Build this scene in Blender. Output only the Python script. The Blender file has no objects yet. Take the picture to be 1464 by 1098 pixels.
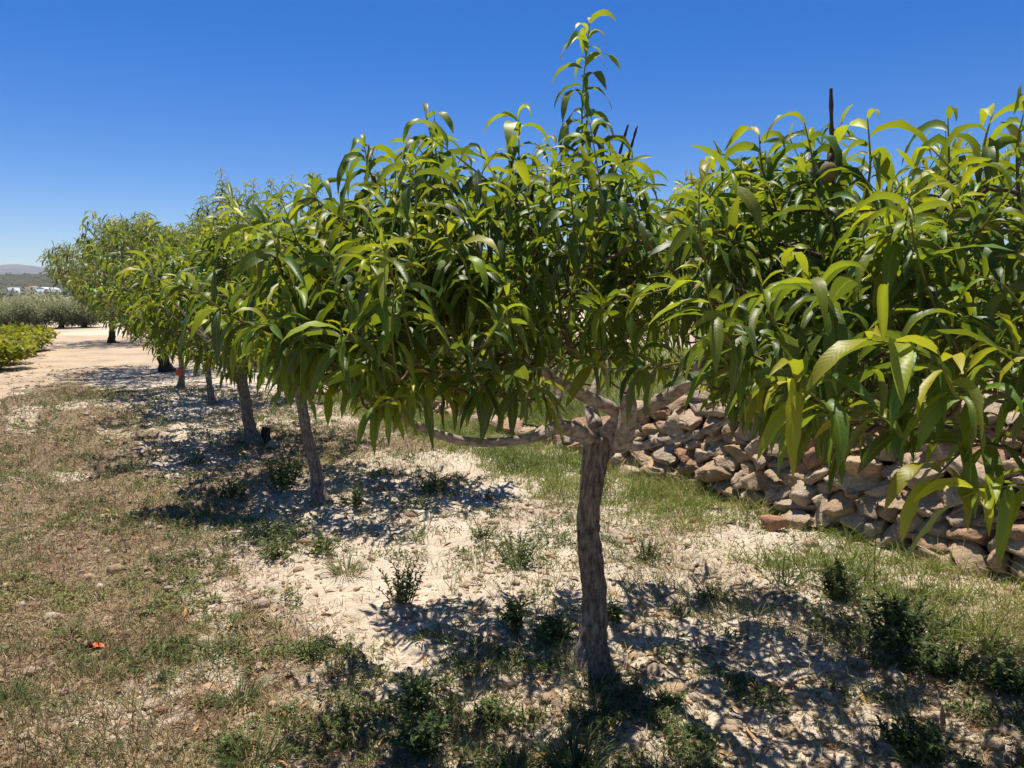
import bpy, math, random
import numpy as np
from mathutils import Vector

SEED = 11
rng = np.random.default_rng(SEED)
random.seed(SEED)
scene = bpy.context.scene
COL = scene.collection

# ------------------------------------------------------------------ camera geometry
F = 1050.0; CX, CY = 732.0, 549.0; CAMH = 1.6
PITCH = math.atan(124 / F)
SP, CP = math.sin(PITCH), math.cos(PITCH)
def ray(u, v):
    x = (u - CX) / F; z = -(v - CY) / F
    return np.array([x, CP + z * SP, -SP + z * CP])
def gpt(u, v, h=0.0):
    d = ray(u, v); t = (CAMH - h) / -d[2]
    return np.array([d[0] * t, d[1] * t, h])
def at(u, v, y):
    d = ray(u, v); t = y / d[1]
    return np.array([d[0] * t, y, CAMH + d[2] * t])
def proj(p):
    p = np.atleast_2d(p)
    x = p[:, 0]; y = p[:, 1]; z = p[:, 2] - CAMH
    f = y * CP - z * SP; up = y * SP + z * CP
    f = np.where(f < 0.05, 0.05, f)
    return CX + F * x / f, CY - F * up / f

# ------------------------------------------------------------------ noise
def _h(ix, iy, s):
    n = (ix.astype(np.int64) * 374761393 + iy.astype(np.int64) * 668265263 + s * 1442695041) & 0x7fffffff
    n = ((n ^ (n >> 13)) * 1274126177) & 0x7fffffff
    n = n ^ (n >> 16)
    return (n & 0xffff) / 65535.0
def vnoise(x, y, s=0):
    ix = np.floor(x); iy = np.floor(y); fx = x - ix; fy = y - iy
    fx = fx * fx * (3 - 2 * fx); fy = fy * fy * (3 - 2 * fy)
    a = _h(ix, iy, s); b = _h(ix + 1, iy, s); c = _h(ix, iy + 1, s); d = _h(ix + 1, iy + 1, s)
    return (a * (1 - fx) + b * fx) * (1 - fy) + (c * (1 - fx) + d * fx) * fy
def fbm(x, y, o=4, s=0):
    r = 0; a = 0.5; t = 0
    for k in range(o):
        r = r + a * vnoise(x * 2 ** k + 17.3 * k, y * 2 ** k - 9.1 * k, s + k); t += a; a *= 0.5
    return r / t
def sstep(a, b, x):
    t = np.clip((x - a) / (b - a), 0, 1); return t * t * (3 - 2 * t)
def nrm(v):
    return v / np.maximum(np.linalg.norm(v, axis=-1, keepdims=True), 1e-9)

# ------------------------------------------------------------------ object helpers
def tag(o, label=None, cat=None, group=None, kind=None):
    if label: o['label'] = label
    if cat: o['category'] = cat
    if group: o['group'] = group
    if kind: o['kind'] = kind
    return o
def empty(name, loc, label=None, cat=None, group=None):
    o = bpy.data.objects.new(name, None); COL.objects.link(o); o.location = Vector([float(c) for c in loc])
    o.empty_display_size = 0.2
    return tag(o, label, cat, group)
def mesh_obj(name, V, Q, mat, parent=None, attrs=None, uv=None, smooth=True, origin=None):
    """V (n,3); Q (m,3|4) or a list of such arrays; attrs: point float attributes; uv: per vertex"""
    V = np.asarray(V, dtype=np.float64)
    if origin is None:
        origin = np.array(parent.location) if parent is not None and parent.type == 'EMPTY' and parent.parent is None else None
        if parent is not None and origin is None:
            origin = np.zeros(3)
        if parent is None:
            origin = np.array([(V[:, 0].min() + V[:, 0].max()) / 2, (V[:, 1].min() + V[:, 1].max()) / 2, V[:, 2].min()])
    W = V - origin
    me = bpy.data.meshes.new(name)
    qs = Q if isinstance(Q, list) else [Q]
    qs = [np.asarray(q, dtype=np.int64) for q in qs if len(q)]
    me.vertices.add(len(W)); me.vertices.foreach_set('co', W.astype(np.float32).ravel())
    li = np.concatenate([q.ravel() for q in qs]); tot = np.concatenate([np.full(len(q), q.shape[1]) for q in qs])
    me.loops.add(len(li)); me.loops.foreach_set('vertex_index', li.astype(np.int32))
    me.polygons.add(len(tot)); st = np.concatenate([[0], np.cumsum(tot)[:-1]])
    me.polygons.foreach_set('loop_start', st.astype(np.int32)); me.polygons.foreach_set('loop_total', tot.astype(np.int32))
    me.update(calc_edges=True)
    if smooth: me.polygons.foreach_set('use_smooth', np.ones(len(tot), dtype=bool))
    if uv is not None:
        l = me.uv_layers.new(name='UVMap'); l.data.foreach_set('uv', np.asarray(uv, dtype=np.float32)[li].ravel())
    for k, a in (attrs or {}).items():
        at_ = me.attributes.new(k, 'FLOAT', 'POINT'); at_.data.foreach_set('value', np.asarray(a, dtype=np.float32))
    me.materials.append(mat); me.validate(); me.update()
    o = bpy.data.objects.new(name, me); COL.objects.link(o)
    if parent is not None:
        o.parent = parent
    else:
        o.location = Vector([float(c) for c in origin])
    return o

class Acc:
    """collects pieces with quads and float attributes"""
    def __init__(s): s.V = []; s.Q = {3: [], 4: []}; s.A = {}; s.U = []; s.n = 0
    def add(s, V, Q, attrs=None, uv=None):
        V = np.asarray(V); Q = np.asarray(Q)
        if len(V) == 0: return
        s.V.append(V); s.Q[Q.shape[1]].append(Q + s.n)
        for k, a in (attrs or {}).items(): s.A.setdefault(k, []).append(np.broadcast_to(a, (len(V),)))
        if uv is not None: s.U.append(uv)
        s.n += len(V)
    def build(s, name, mat, parent=None, **kw):
        Q = [np.concatenate(q) for q in s.Q.values() if q]
        return mesh_obj(name, np.concatenate(s.V), Q, mat, parent, {k: np.concatenate(a) for k, a in s.A.items()},
                        np.concatenate(s.U) if s.U else None, **kw)

# ------------------------------------------------------------------ generators
def leaves(P, D, L, W, droop, age, rnd, n=7, fold=0.45, ripple=0.0, roll=0.5, sickle=0.42):
    """lanceolate leaves arching under their weight; three verts per station"""
    N = len(P); P = np.asarray(P, float); D = nrm(np.asarray(D, float))
    L = np.broadcast_to(L, (N,)).astype(float); W = np.broadcast_to(W, (N,)).astype(float)
    droop = np.broadcast_to(droop, (N,)); age = np.broadcast_to(age, (N,)); rnd = np.broadcast_to(rnd, (N,))
    fold = np.broadcast_to(fold, (N,))
    Z = np.array([0, 0, 1.0])
    s = np.cross(D, Z); bad = np.linalg.norm(s, axis=1) < 0.05
    s[bad] = nrm(rng.normal(size=(bad.sum(), 3)) * [1, 1, 0])
    s = nrm(s); r = rng.normal(size=N) * roll
    nn = nrm(np.cross(s, D))
    s = s * np.cos(r)[:, None] + nn * np.sin(r)[:, None]
    sk = rng.normal(size=N) * sickle; tw = rng.normal(size=N) * 0.75
    T = np.linspace(0, 1, n); C = P.copy(); d = D.copy()
    V = np.zeros((N, n, 3, 3)); UV = np.zeros((N, n, 3, 2)); ph = rng.uniform(0, 6.28, N)
    for k, t in enumerate(T):
        if k:
            dt = T[k] - T[k - 1]
            C = C + d * (L * dt)[:, None]
            d = nrm(d - Z * (droop * dt)[:, None] + s * (sk * dt)[:, None])
        w = W * 0.5 * max(0.02, (math.sin(math.pi * min(1, (0.02 + 0.98 * t)) ** 0.8) ** 0.85 if t < 1 else 0.0))
        sd = nrm(s - d * np.sum(s * d, axis=1, keepdims=True)); up = np.cross(sd, d)
        a = tw * t
        sd2 = sd * np.cos(a)[:, None] + up * np.sin(a)[:, None]; up2 = np.cross(sd2, d)
        rp = ripple * W * (0.5 - abs(t - 0.5)) * 2
        e = sd2 * (w * np.cos(fold))[:, None]; h = up2 * (w * np.sin(fold))[:, None]
        V[:, k, 0] = C - e + h + up2 * (rp * np.sin(ph + k * 2.4))[:, None]
        V[:, k, 1] = C
        V[:, k, 2] = C + e + h + up2 * (rp * np.sin(ph + 1.7 + k * 2.4))[:, None]
        UV[:, k, 0] = (0, t); UV[:, k, 1] = (0.5, t); UV[:, k, 2] = (1, t)
    b = (np.arange(N) * n * 3)[:, None]
    q = []
    for k in range(n - 1):
        for j in range(2):
            i = k * 3 + j
            q.append([i, i + 1, i + 4, i + 3])
    Q = (b[:, :, None] + np.array(q)[None]).reshape(-1, 4)
    m = n * 3
    return V.reshape(-1, 3), Q, {'age': np.repeat(age, m), 'rnd': np.repeat(rnd, m)}, UV.reshape(-1, 2)

def blades(P, D, L, W, droop, tint, n=4):
    """flat grass blades, two verts per station"""
    N = len(P); P = np.asarray(P, float); D = nrm(np.asarray(D, float))
    L = np.broadcast_to(L, (N,)); W = np.broadcast_to(W, (N,)); droop = np.broadcast_to(droop, (N,))
    a = rng.uniform(0, 6.28, N); s = np.stack([np.cos(a), np.sin(a), 0 * a], 1)
    s = nrm(s - D * np.sum(s * D, axis=1, keepdims=True))
    V = np.zeros((N, n, 2, 3)); C = P.copy(); d = D.copy(); T = np.linspace(0, 1, n)
    for k, t in enumerate(T):
        if k:
            dt = T[k] - T[k - 1]; C = C + d * (L * dt)[:, None]; d = nrm(d - np.array([0, 0, 1.0]) * (droop * dt)[:, None])
        w = W * 0.5 * (1 - t ** 1.6 * 0.92)
        V[:, k, 0] = C - s * w[:, None]; V[:, k, 1] = C + s * w[:, None]
    b = (np.arange(N) * n * 2)[:, None]
    q = np.array([[2 * k, 2 * k + 1, 2 * k + 3, 2 * k + 2] for k in range(n - 1)])
    return V.reshape(-1, 3), (b[:, :, None] + q[None]).reshape(-1, 4), {'rnd': np.repeat(np.broadcast_to(tint, (N,)), n * 2)}

def smooth_path(P, R, m):
    """Catmull-Rom resample"""
    P = np.asarray(P, float); R = np.asarray(R, float)
    E = np.vstack([2 * P[0] - P[1], P, 2 * P[-1] - P[-2]]); O = []; OR = []
    k = len(P) - 1
    for i in range(k):
        p0, p1, p2, p3 = E[i:i + 4]
        for j in range(m):
            t = j / m
            O.append(0.5 * (2 * p1 + (p2 - p0) * t + (2 * p0 - 5 * p1 + 4 * p2 - p3) * t * t + (3 * p1 - p0 - 3 * p2 + p3) * t ** 3))
            OR.append(R[i] * (1 - t) + R[i + 1] * t)
    O.append(P[-1]); OR.append(R[-1])
    return np.array(O), np.array(OR)

def tube(P, R, sides=8, rough=0.0, ridges=0.0, seed=0, flare=None):
    P = np.asarray(P, float); n = len(P)
    T = nrm(np.gradient(P, axis=0))
    u = np.cross(T[0], [0.31, 0.9, 0.2]); u = u / np.linalg.norm(u)
    V = np.zeros((n, sides, 3)); UV = np.zeros((n, sides, 2)); th = np.arange(sides) / sides * 2 * math.pi
    arc = np.concatenate([[0], np.cumsum(np.linalg.norm(np.diff(P, axis=0), axis=1))])
    for i in range(n):
        u = u - T[i] * np.dot(u, T[i]); u = u / np.linalg.norm(u); w = np.cross(T[i], u)
        r = R[i] * np.ones(sides)
        if rough: r = r * (1 + rough * (fbm(np.cos(th) * 1.5 + seed, np.sin(th) * 1.5 + arc[i] * 9, 3, seed) - 0.5) * 2)
        if ridges: r = r * (1 + ridges * (fbm(th * 5.5 + seed + 0.5 * np.sin(arc[i] * 9), arc[i] * 15 + 0 * th, 3, seed + 5) - 0.5) * 2 * np.sin(np.clip(th, 0, 6.28) / 2) ** .2)
        if flare: r = r * (1 + flare * math.exp(-max(0, arc[i] - 0.08) / 0.06) * (1 + 0.5 * np.sin(th * 4 + seed)))
        V[i] = P[i] + np.outer(np.cos(th) * r, u) + np.outer(np.sin(th) * r, w)
        UV[i, :, 0] = th / 6.283; UV[i, :, 1] = arc[i]
    i = np.arange(n - 1)[:, None] * sides; j = np.arange(sides)[None]; j2 = (j + 1) % sides
    Q = np.stack([i + j, i + j2, i + sides + j2, i + sides + j], -1).reshape(-1, 4)
    V = V.reshape(-1, 3)
    # caps as fans
    V = np.vstack([V, P[0], P[-1]]); UV = np.vstack([UV.reshape(-1, 2), [[0, 0]], [[0, arc[-1]]]])
    a = n * sides
    c1 = np.stack([np.full(sides, a), j2[0], j[0], j[0]], -1)[:, :3]
    c2 = np.stack([np.full(sides, a + 1), (n - 1) * sides + j[0], (n - 1) * sides + j2[0]], -1)
    return V, Q, np.vstack([c1, c2]), UV

def add_tube(acc, P, R, sides=6, attrs=None, **kw):
    V, Q, C, UV = tube(P, R, sides, **kw)
    n0 = acc.n
    acc.add(V, Q, {k: np.concatenate([a, a[:1], a[-1:]]) for k, a in (attrs or {}).items()})
    acc.Q[3].append(C + n0)

# ------------------------------------------------------------------ materials
def new_mat(name):
    m = bpy.data.materials.new(name); m.use_nodes = True
    nt = m.node_tree; b = nt.nodes['Principled BSDF']
    return m, nt, b
def N(nt, t, **kw):
    n = nt.nodes.new(t)
    for k, v in kw.items(): setattr(n, k, v)
    return n
def ramp(nt, stops):
    r = N(nt, 'ShaderNodeValToRGB'); e = r.color_ramp.elements
    while len(e) < len(stops): e.new(0.5)
    for i, (p, c) in enumerate(stops): e[i].position = p; e[i].color = (*c, 1)
    return r
def attr(nt, name):
    return N(nt, 'ShaderNodeAttribute', attribute_name=name)
def mixc(nt, f, a, b, mode='MIX'):
    m = N(nt, 'ShaderNodeMix', data_type='RGBA', blend_type=mode)
    for sock, val in ((m.inputs[0], f), (m.inputs[6], a), (m.inputs[7], b)):
        if hasattr(val, 'is_linked'): nt.links.new(val, sock)
        elif isinstance(val, (int, float)): sock.default_value = val
        else: sock.default_value = (*val, 1)
    return m.outputs[2]
def math_(nt, op, a, b=None, c=0.18):
    m = N(nt, 'ShaderNodeMath', operation=op)
    for i, val in enumerate((a, b)):
        if val is None: continue
        if hasattr(val, 'is_linked'): nt.links.new(val, m.inputs[i])
        else: m.inputs[i].default_value = val
    if op == 'MULTIPLY_ADD': m.inputs[2].default_value = c
    return m.outputs[0]
def noise(nt, scale, detail=5, rough=0.6, vec=None):
    n = N(nt, 'ShaderNodeTexNoise'); n.inputs['Scale'].default_value = scale
    n.inputs['Detail'].default_value = detail; n.inputs['Roughness'].default_value = rough
    if vec is not None: nt.links.new(vec, n.inputs['Vector'])
    return n
def objvec(nt):
    return N(nt, 'ShaderNodeTexCoord').outputs['Object']
def bump(nt, h, strength, dist, b):
    n = N(nt, 'ShaderNodeBump'); n.inputs['Strength'].default_value = strength; n.inputs['Distance'].default_value = dist
    nt.links.new(h, n.inputs['Height']); nt.links.new(n.outputs[0], b.inputs['Normal']); return n

def leaf_material(name, stops, back, trans, rough=0.46, tfac=0.42, veins=True, spec=0.42):
    m, nt, b = new_mat(name)
    age = attr(nt, 'age'); rnd = attr(nt, 'rnd')
    cr = ramp(nt, stops); nt.links.new(age.outputs['Fac'], cr.inputs[0])
    hs = N(nt, 'ShaderNodeHueSaturation')
    nt.links.new(cr.outputs[0], hs.inputs['Color'])
    h = N(nt, 'ShaderNodeMath', operation='MULTIPLY_ADD'); nt.links.new(rnd.outputs['Fac'], h.inputs[0]); h.inputs[1].default_value = 0.05; h.inputs[2].default_value = 0.475
    nt.links.new(h.outputs[0], hs.inputs['Hue'])
    v = N(nt, 'ShaderNodeMath', operation='MULTIPLY_ADD'); nt.links.new(rnd.outputs['Fac'], v.inputs[0]); v.inputs[1].default_value = 0.7; v.inputs[2].default_value = 0.7
    nt.links.new(v.outputs[0], hs.inputs['Value'])
    c = hs.outputs[0]
    if veins:
        uv = N(nt, 'ShaderNodeUVMap'); uv.uv_map = 'UVMap'
        sp = N(nt, 'ShaderNodeSeparateXYZ'); nt.links.new(uv.outputs[0], sp.inputs[0])
        d = math_(nt, 'ABSOLUTE', math_(nt, 'SUBTRACT', sp.outputs[0], 0.5))
        mid = math_(nt, 'LESS_THAN', d, 0.045)
        ph = math_(nt, 'SUBTRACT', math_(nt, 'MULTIPLY', sp.outputs[1], 95.0), math_(nt, 'MULTIPLY', d, 22.0))
        wv = math_(nt, 'SINE', ph)
        lat = math_(nt, 'MULTIPLY', math_(nt, 'GREATER_THAN', wv, 0.86), 0.22)
        c = mixc(nt, math_(nt, 'MAXIMUM', math_(nt, 'MULTIPLY', mid, 0.55), lat), c, (0.22, 0.27, 0.07))
        bump(nt, wv, 0.07, 0.0014, b)
    geo = N(nt, 'ShaderNodeNewGeometry')
    cb = mixc(nt, 0.55, c, back)
    c2 = mixc(nt, geo.outputs['Backfacing'], c, cb)
    nt.links.new(c2, b.inputs['Base Color'])
    b.inputs['Roughness'].default_value = rough; b.inputs['Specular IOR Level'].default_value = spec
    t = N(nt, 'ShaderNodeBsdfTranslucent')
    tc = mixc(nt, math_(nt, 'MULTIPLY_ADD', age.outputs['Fac'], 0.5), c, trans); nt.links.new(tc, t.inputs[0])
    mx = N(nt, 'ShaderNodeMixShader'); mx.inputs[0].default_value = tfac
    nt.links.new(b.outputs[0], mx.inputs[1]); nt.links.new(t.outputs[0], mx.inputs[2])
    nt.links.new(mx.outputs[0], nt.nodes['Material Output'].inputs['Surface'])
    return m

M = {}
M['leaf'] = leaf_material('peach_leaf', [(0.0, (0.024, 0.056, 0.008)), (0.3, (0.066, 0.125, 0.009)), (0.65, (0.205, 0.255, 0.011)), (1.0, (0.45, 0.39, 0.020))],
                          (0.12, 0.16, 0.075), (0.46, 0.52, 0.008))
M['far_leaf'] = leaf_material('far_peach_leaf', [(0.0, (0.038, 0.068, 0.014)), (0.4, (0.09, 0.135, 0.018)), (1.0, (0.28, 0.27, 0.03))],
                              (0.13, 0.16, 0.08), (0.30, 0.33, 0.015), veins=False)
M['olive_leaf'] = leaf_material('olive_leaf', [(0, (0.17, 0.185, 0.09)), (1, (0.36, 0.365, 0.2))], (0.3, 0.31, 0.2), (0.3, 0.32, 0.12), rough=0.5, tfac=0.4, veins=False)
M['vine_leaf'] = leaf_material('vine_leaf', [(0, (0.10, 0.14, 0.012)), (1, (0.30, 0.29, 0.02))], (0.24, 0.24, 0.05), (0.42, 0.42, 0.02), rough=0.5, tfac=0.45, veins=False)
M['weed_leaf'] = leaf_material('weed_leaf', [(0, (0.042, 0.066, 0.02)), (0.6, (0.12, 0.155, 0.04)), (1, (0.26, 0.27, 0.075))], (0.15, 0.18, 0.07), (0.16, 0.2, 0.03), rough=0.6, tfac=0.3, veins=False, spec=0.25)

def blade_material(name, stops, tr=0.3):
    m, nt, b = new_mat(name)
    r = ramp(nt, stops); a = attr(nt, 'rnd'); nt.links.new(a.outputs['Fac'], r.inputs[0]); nt.links.new(r.outputs[0], b.inputs['Base Color'])
    b.inputs['Roughness'].default_value = 0.6; b.inputs['Specular IOR Level'].default_value = 0.25
    t = N(nt, 'ShaderNodeBsdfTranslucent'); nt.links.new(r.outputs[0], t.inputs[0])
    mx = N(nt, 'ShaderNodeMixShader'); mx.inputs[0].default_value = tr
    nt.links.new(b.outputs[0], mx.inputs[1]); nt.links.new(t.outputs[0], mx.inputs[2])
    nt.links.new(mx.outputs[0], nt.nodes['Material Output'].inputs['Surface'])
    return m
M['grass'] = blade_material('green_grass', [(0, (0.11, 0.16, 0.03)), (0.5, (0.22, 0.27, 0.05)), (0.8, (0.32, 0.33, 0.09)), (1, (0.48, 0.40, 0.2))])
M['dry'] = blade_material('dry_grass', [(0, (0.17, 0.095, 0.05)), (0.3, (0.30, 0.185, 0.095)), (0.55, (0.40, 0.29, 0.15)), (0.72, (0.52, 0.43, 0.25)), (0.82, (0.27, 0.27, 0.09)), (1, (0.17, 0.20, 0.05))], 0.2)
M['tuft'] = blade_material('tuft_grass', [(0, (0.07, 0.11, 0.035)), (0.6, (0.15, 0.19, 0.06)), (1, (0.32, 0.31, 0.14))])

def soil_material(name, litter=True, tint=(1, 1, 1)):
    m, nt, b = new_mat(name)
    g = N(nt, 'ShaderNodeNewGeometry').outputs['Position']
    n1 = noise(nt, 1.3, 6, 0.6, g); n2 = noise(nt, 14, 6, 0.7, g); n3 = noise(nt, 70, 4, 0.7, g)
    c = ramp(nt, [(0.3, (0.36, 0.275, 0.19)), (0.5, (0.52, 0.425, 0.31)), (0.7, (0.65, 0.56, 0.435))])
    nt.links.new(math_(nt, 'ADD', math_(nt, 'MULTIPLY', n1.outputs[0], 0.4), math_(nt, 'MULTIPLY', n2.outputs[0], 0.6)), c.inputs[0])
    col = c.outputs[0]
    sp = ramp(nt, [(0.42, (0, 0, 0)), (0.62, (1, 1, 1))]); nt.links.new(n3.outputs[0], sp.inputs[0])
    col = mixc(nt, math_(nt, 'MULTIPLY', sp.outputs[0], 0.45), col, (0.68, 0.61, 0.50))
    dk = ramp(nt, [(0.28, (1, 1, 1)), (0.45, (0, 0, 0))]); nt.links.new(n3.outputs[0], dk.inputs[0])
    col = mixc(nt, math_(nt, 'MULTIPLY', dk.outputs[0], 0.35), col, (0.2, 0.14, 0.09))
    if litter:
        a = attr(nt, 'litter'); n4 = noise(nt, 30, 6, 0.75, g)
        lr = ramp(nt, [(0.3, (0.10, 0.07, 0.042)), (0.5, (0.19, 0.138, 0.08)), (0.7, (0.31, 0.24, 0.14))]); nt.links.new(n4.outputs[0], lr.inputs[0])
        f = math_(nt, 'ADD', a.outputs['Fac'], math_(nt, 'MULTIPLY', math_(nt, 'SUBTRACT', n2.outputs[0], 0.5), 1.4))
        fr = ramp(nt, [(0.35, (0, 0, 0)), (0.65, (1, 1, 1))]); nt.links.new(f, fr.inputs[0])
        col = mixc(nt, math_(nt, 'MULTIPLY', fr.outputs[0], 0.9), col, lr.outputs[0])
    if tint != (1, 1, 1):
        n5 = noise(nt, 0.9, 7, 0.72, g); tr_ = ramp(nt, [(0.36, tuple(0.72 * t for t in tint)), (0.55, tint)]); nt.links.new(n5.outputs[0], tr_.inputs[0])
        col = mixc(nt, 1.0, col, tr_.outputs[0], 'MULTIPLY')
    nt.links.new(col, b.inputs['Base Color']); b.inputs['Roughness'].default_value = 0.95; b.inputs['Specular IOR Level'].default_value = 0.1
    hh = math_(nt, 'ADD', math_(nt, 'MULTIPLY', n3.outputs[0], 0.35), n2.outputs[0])
    bump(nt, hh, 0.9, 0.03, b)
    return m
M['soil'] = soil_material('pale_soil'); M['track'] = soil_material('track_soil', False, (0.86, 0.79, 0.72))

def bark_material(name, stops, sx, sz, dist=0.012, rough=0.9):
    m, nt, b = new_mat(name)
    mp = N(nt, 'ShaderNodeMapping'); mp.inputs['Scale'].default_value = (sx, sx, sz); nt.links.new(objvec(nt), mp.inputs[0])
    n1 = noise(nt, 1, 8, 0.65, mp.outputs[0]); n2 = noise(nt, 35, 5, 0.7, objvec(nt))
    f = math_(nt, 'ADD', math_(nt, 'MULTIPLY', n1.outputs[0], 0.7), math_(nt, 'MULTIPLY', n2.outputs[0], 0.3))
    r = ramp(nt, stops); nt.links.new(f, r.inputs[0]); nt.links.new(r.outputs[0], b.inputs['Base Color'])
    b.inputs['Roughness'].default_value = rough; b.inputs['Specular IOR Level'].default_value = 0.2
    bump(nt, f, 1.0, dist, b); return m
M['bark'] = bark_material('trunk_bark', [(0.32, (0.05, 0.037, 0.028)), (0.45, (0.15, 0.118, 0.09)), (0.56, (0.30, 0.245, 0.195)), (0.7, (0.48, 0.42, 0.34))], 60, 17, 0.03)
M['limb'] = bark_material('limb_bark', [(0.34, (0.07, 0.05, 0.04)), (0.43, (0.21, 0.165, 0.135)), (0.55, (0.40, 0.335, 0.28)), (0.72, (0.58, 0.51, 0.44))], 30, 45, 0.012, 0.8)
M['dark_bark'] = bark_material('dark_bark', [(0.32, (0.018, 0.014, 0.012)), (0.5, (0.05, 0.038, 0.03)), (0.7, (0.11, 0.085, 0.065))], 40, 8)
M['twig'] = bark_material('twig_bark', [(0.35, (0.07, 0.035, 0.025)), (0.55, (0.15, 0.085, 0.055)), (0.7, (0.24, 0.17, 0.12))], 25, 25, 0.002, 0.6)
nt_ = M['twig'].node_tree; b_ = nt_.nodes['Principled BSDF']; src_ = b_.inputs['Base Color'].links[0].from_socket
nt_.links.new(mixc(nt_, attr(nt_, 'green').outputs['Fac'], src_, (0.17, 0.19, 0.04)), b_.inputs['Base Color'])
M['bare_twig'] = bark_material('bare_twig_bark', [(0.35, (0.035, 0.014, 0.016)), (0.6, (0.085, 0.04, 0.04))], 40, 40, 0.002, 0.6)
M['cut_wood'] = bark_material('cut_wood', [(0.35, (0.05, 0.03, 0.02)), (0.6, (0.14, 0.09, 0.06))], 30, 30, 0.003)

def simple(name, col, rough=0.6, nscale=None, var=0.3):
    m, nt, b = new_mat(name); b.inputs['Roughness'].default_value = rough
    if nscale:
        n = noise(nt, nscale, 5, 0.65, objvec(nt)); d = tuple(c * (1 - var) for c in col); e = tuple(min(1, c * (1 + var)) for c in col)
        r = ramp(nt, [(0.3, d), (0.7, e)]); nt.links.new(n.outputs[0], r.inputs[0]); nt.links.new(r.outputs[0], b.inputs['Base Color'])
    else: b.inputs['Base Color'].default_value = (*col, 1)
    return m
M['stem'] = simple('green_stem', (0.13, 0.16, 0.04), 0.5, 30)
M['peach'] = simple('peach_skin', (0.13, 0.085, 0.03), 0.85, 18, 0.45)
M['orange'] = simple('orange_scrap', (0.62, 0.11, 0.02), 0.6, 40, 0.2)
M['litter_leaf'] = simple('fallen_leaf', (0.36, 0.2, 0.07), 0.7, 40, 0.4)

def stone_material():
    m, nt, b = new_mat('field_stone')
    a = attr(nt, 'rnd'); r = ramp(nt, [(0, (0.38, 0.26, 0.16)), (0.3, (0.50, 0.37, 0.24)), (0.6, (0.44, 0.35, 0.26)), (0.85, (0.56, 0.46, 0.33)), (1, (0.40, 0.225, 0.14))])
    nt.links.new(a.outputs['Fac'], r.inputs[0])
    g = objvec(nt); n1 = noise(nt, 9, 7, 0.7, g); n2 = noise(nt, 55, 6, 0.7, g)
    k = ramp(nt, [(0.32, (0.5, 0.46, 0.42)), (0.5, (0.95, 0.93, 0.9)), (0.7, (1.25, 1.22, 1.15))])
    nt.links.new(math_(nt, 'ADD', math_(nt, 'MULTIPLY', n1.outputs[0], 0.6), math_(nt, 'MULTIPLY', n2.outputs[0], 0.4)), k.inputs[0])
    nt.links.new(mixc(nt, 1.0, r.outputs[0], k.outputs[0], 'MULTIPLY'), b.inputs['Base Color'])
    b.inputs['Roughness'].default_value = 0.9; b.inputs['Specular IOR Level'].default_value = 0.15
    bump(nt, math_(nt, 'ADD', n1.outputs[0], math_(nt, 'MULTIPLY', n2.outputs[0], 0.4)), 1.0, 0.035, b); return m
M['stone'] = stone_material()
M['earth'] = simple('wall_earth', (0.16, 0.11, 0.07), 0.95, 12, 0.4)

# ------------------------------------------------------------------ terrain layout
T1 = gpt(845, 962)[:2]
ROWD = nrm(np.array([-0.545, 0.838])); ROWN = np.array([ROWD[1], -ROWD[0]])     # ROWN points right of the row
W0 = np.array([2.73, 4.13])                                                     # a point on the foot of the wall
def row_e(x, y): return -((x - T1[0]) * ROWN[0] + (y - T1[1]) * ROWN[1])         # metres left of the tree row
def wall_d(x, y): return -((x - W0[0]) * ROWN[0] + (y - W0[1]) * ROWN[1])        # metres in front of the wall
def along(x, y): return (x - W0[0]) * ROWD[0] + (y - W0[1]) * ROWD[1]
def ground_z(x, y):
    x = np.asarray(x, float); y = np.asarray(y, float)
    r = np.hypot(x, y - 3)
    f = 1 - sstep(9, 15, r)
    z = f * (0.10 * (fbm(x * 0.55, y * 0.55, 3, 3) - 0.5) + 0.07 * (fbm(x * 3.2, y * 3.2, 4, 9) - 0.5) + 0.07 * (fbm(x * 11, y * 11, 4, 14) - 0.5))
    z = z + 0.06 * np.exp(-((x - T1[0]) ** 2 + (y - T1[1]) ** 2) / 0.12) * 0.4
    return z
def ground_f(x, y):
    """with the far lie of the land"""
    z = ground_z(x, y)
    return z - 1.2 * sstep(60, 140, np.hypot(x, y))

def litter_mask(x, y):
    e = row_e(x, y)
    m = sstep(0.55, 1.5, e + 0.9 * (fbm(x * 0.9, y * 0.9, 3, 21) - 0.5)) * (1 - sstep(2.9, 4.2, e))
    m = m * (0.35 + 0.9 * fbm(x * 1.4, y * 1.4, 4, 23))
    bare = np.maximum(sstep(0.5, 0.64, fbm(x * 0.8 + 5, y * 0.55, 4, 31)), sstep(0.52, 0.62, fbm(e * 2.4, along(x, y) * 0.45, 4, 33)))
    m = m * (1 - 0.75 * bare)
    brown_patch = np.exp(-(((x + 2.1) / 1.2) ** 2 + ((y - 8.2) / 1.3) ** 2))  # soft round patch with more of the brown litter colour
    return np.clip(m * 0.95 + 0.15 + 0.30 * sstep(0.42, 0.62, fbm(x * 1.1 + 3, y * 1.1, 4, 27)) * (wall_d(x, y) > 0.5) * (1 - 0.6 * ((np.abs(e) < 1.0) & (y < 3.4))) + 0.6 * brown_patch, 0, 1)

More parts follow.
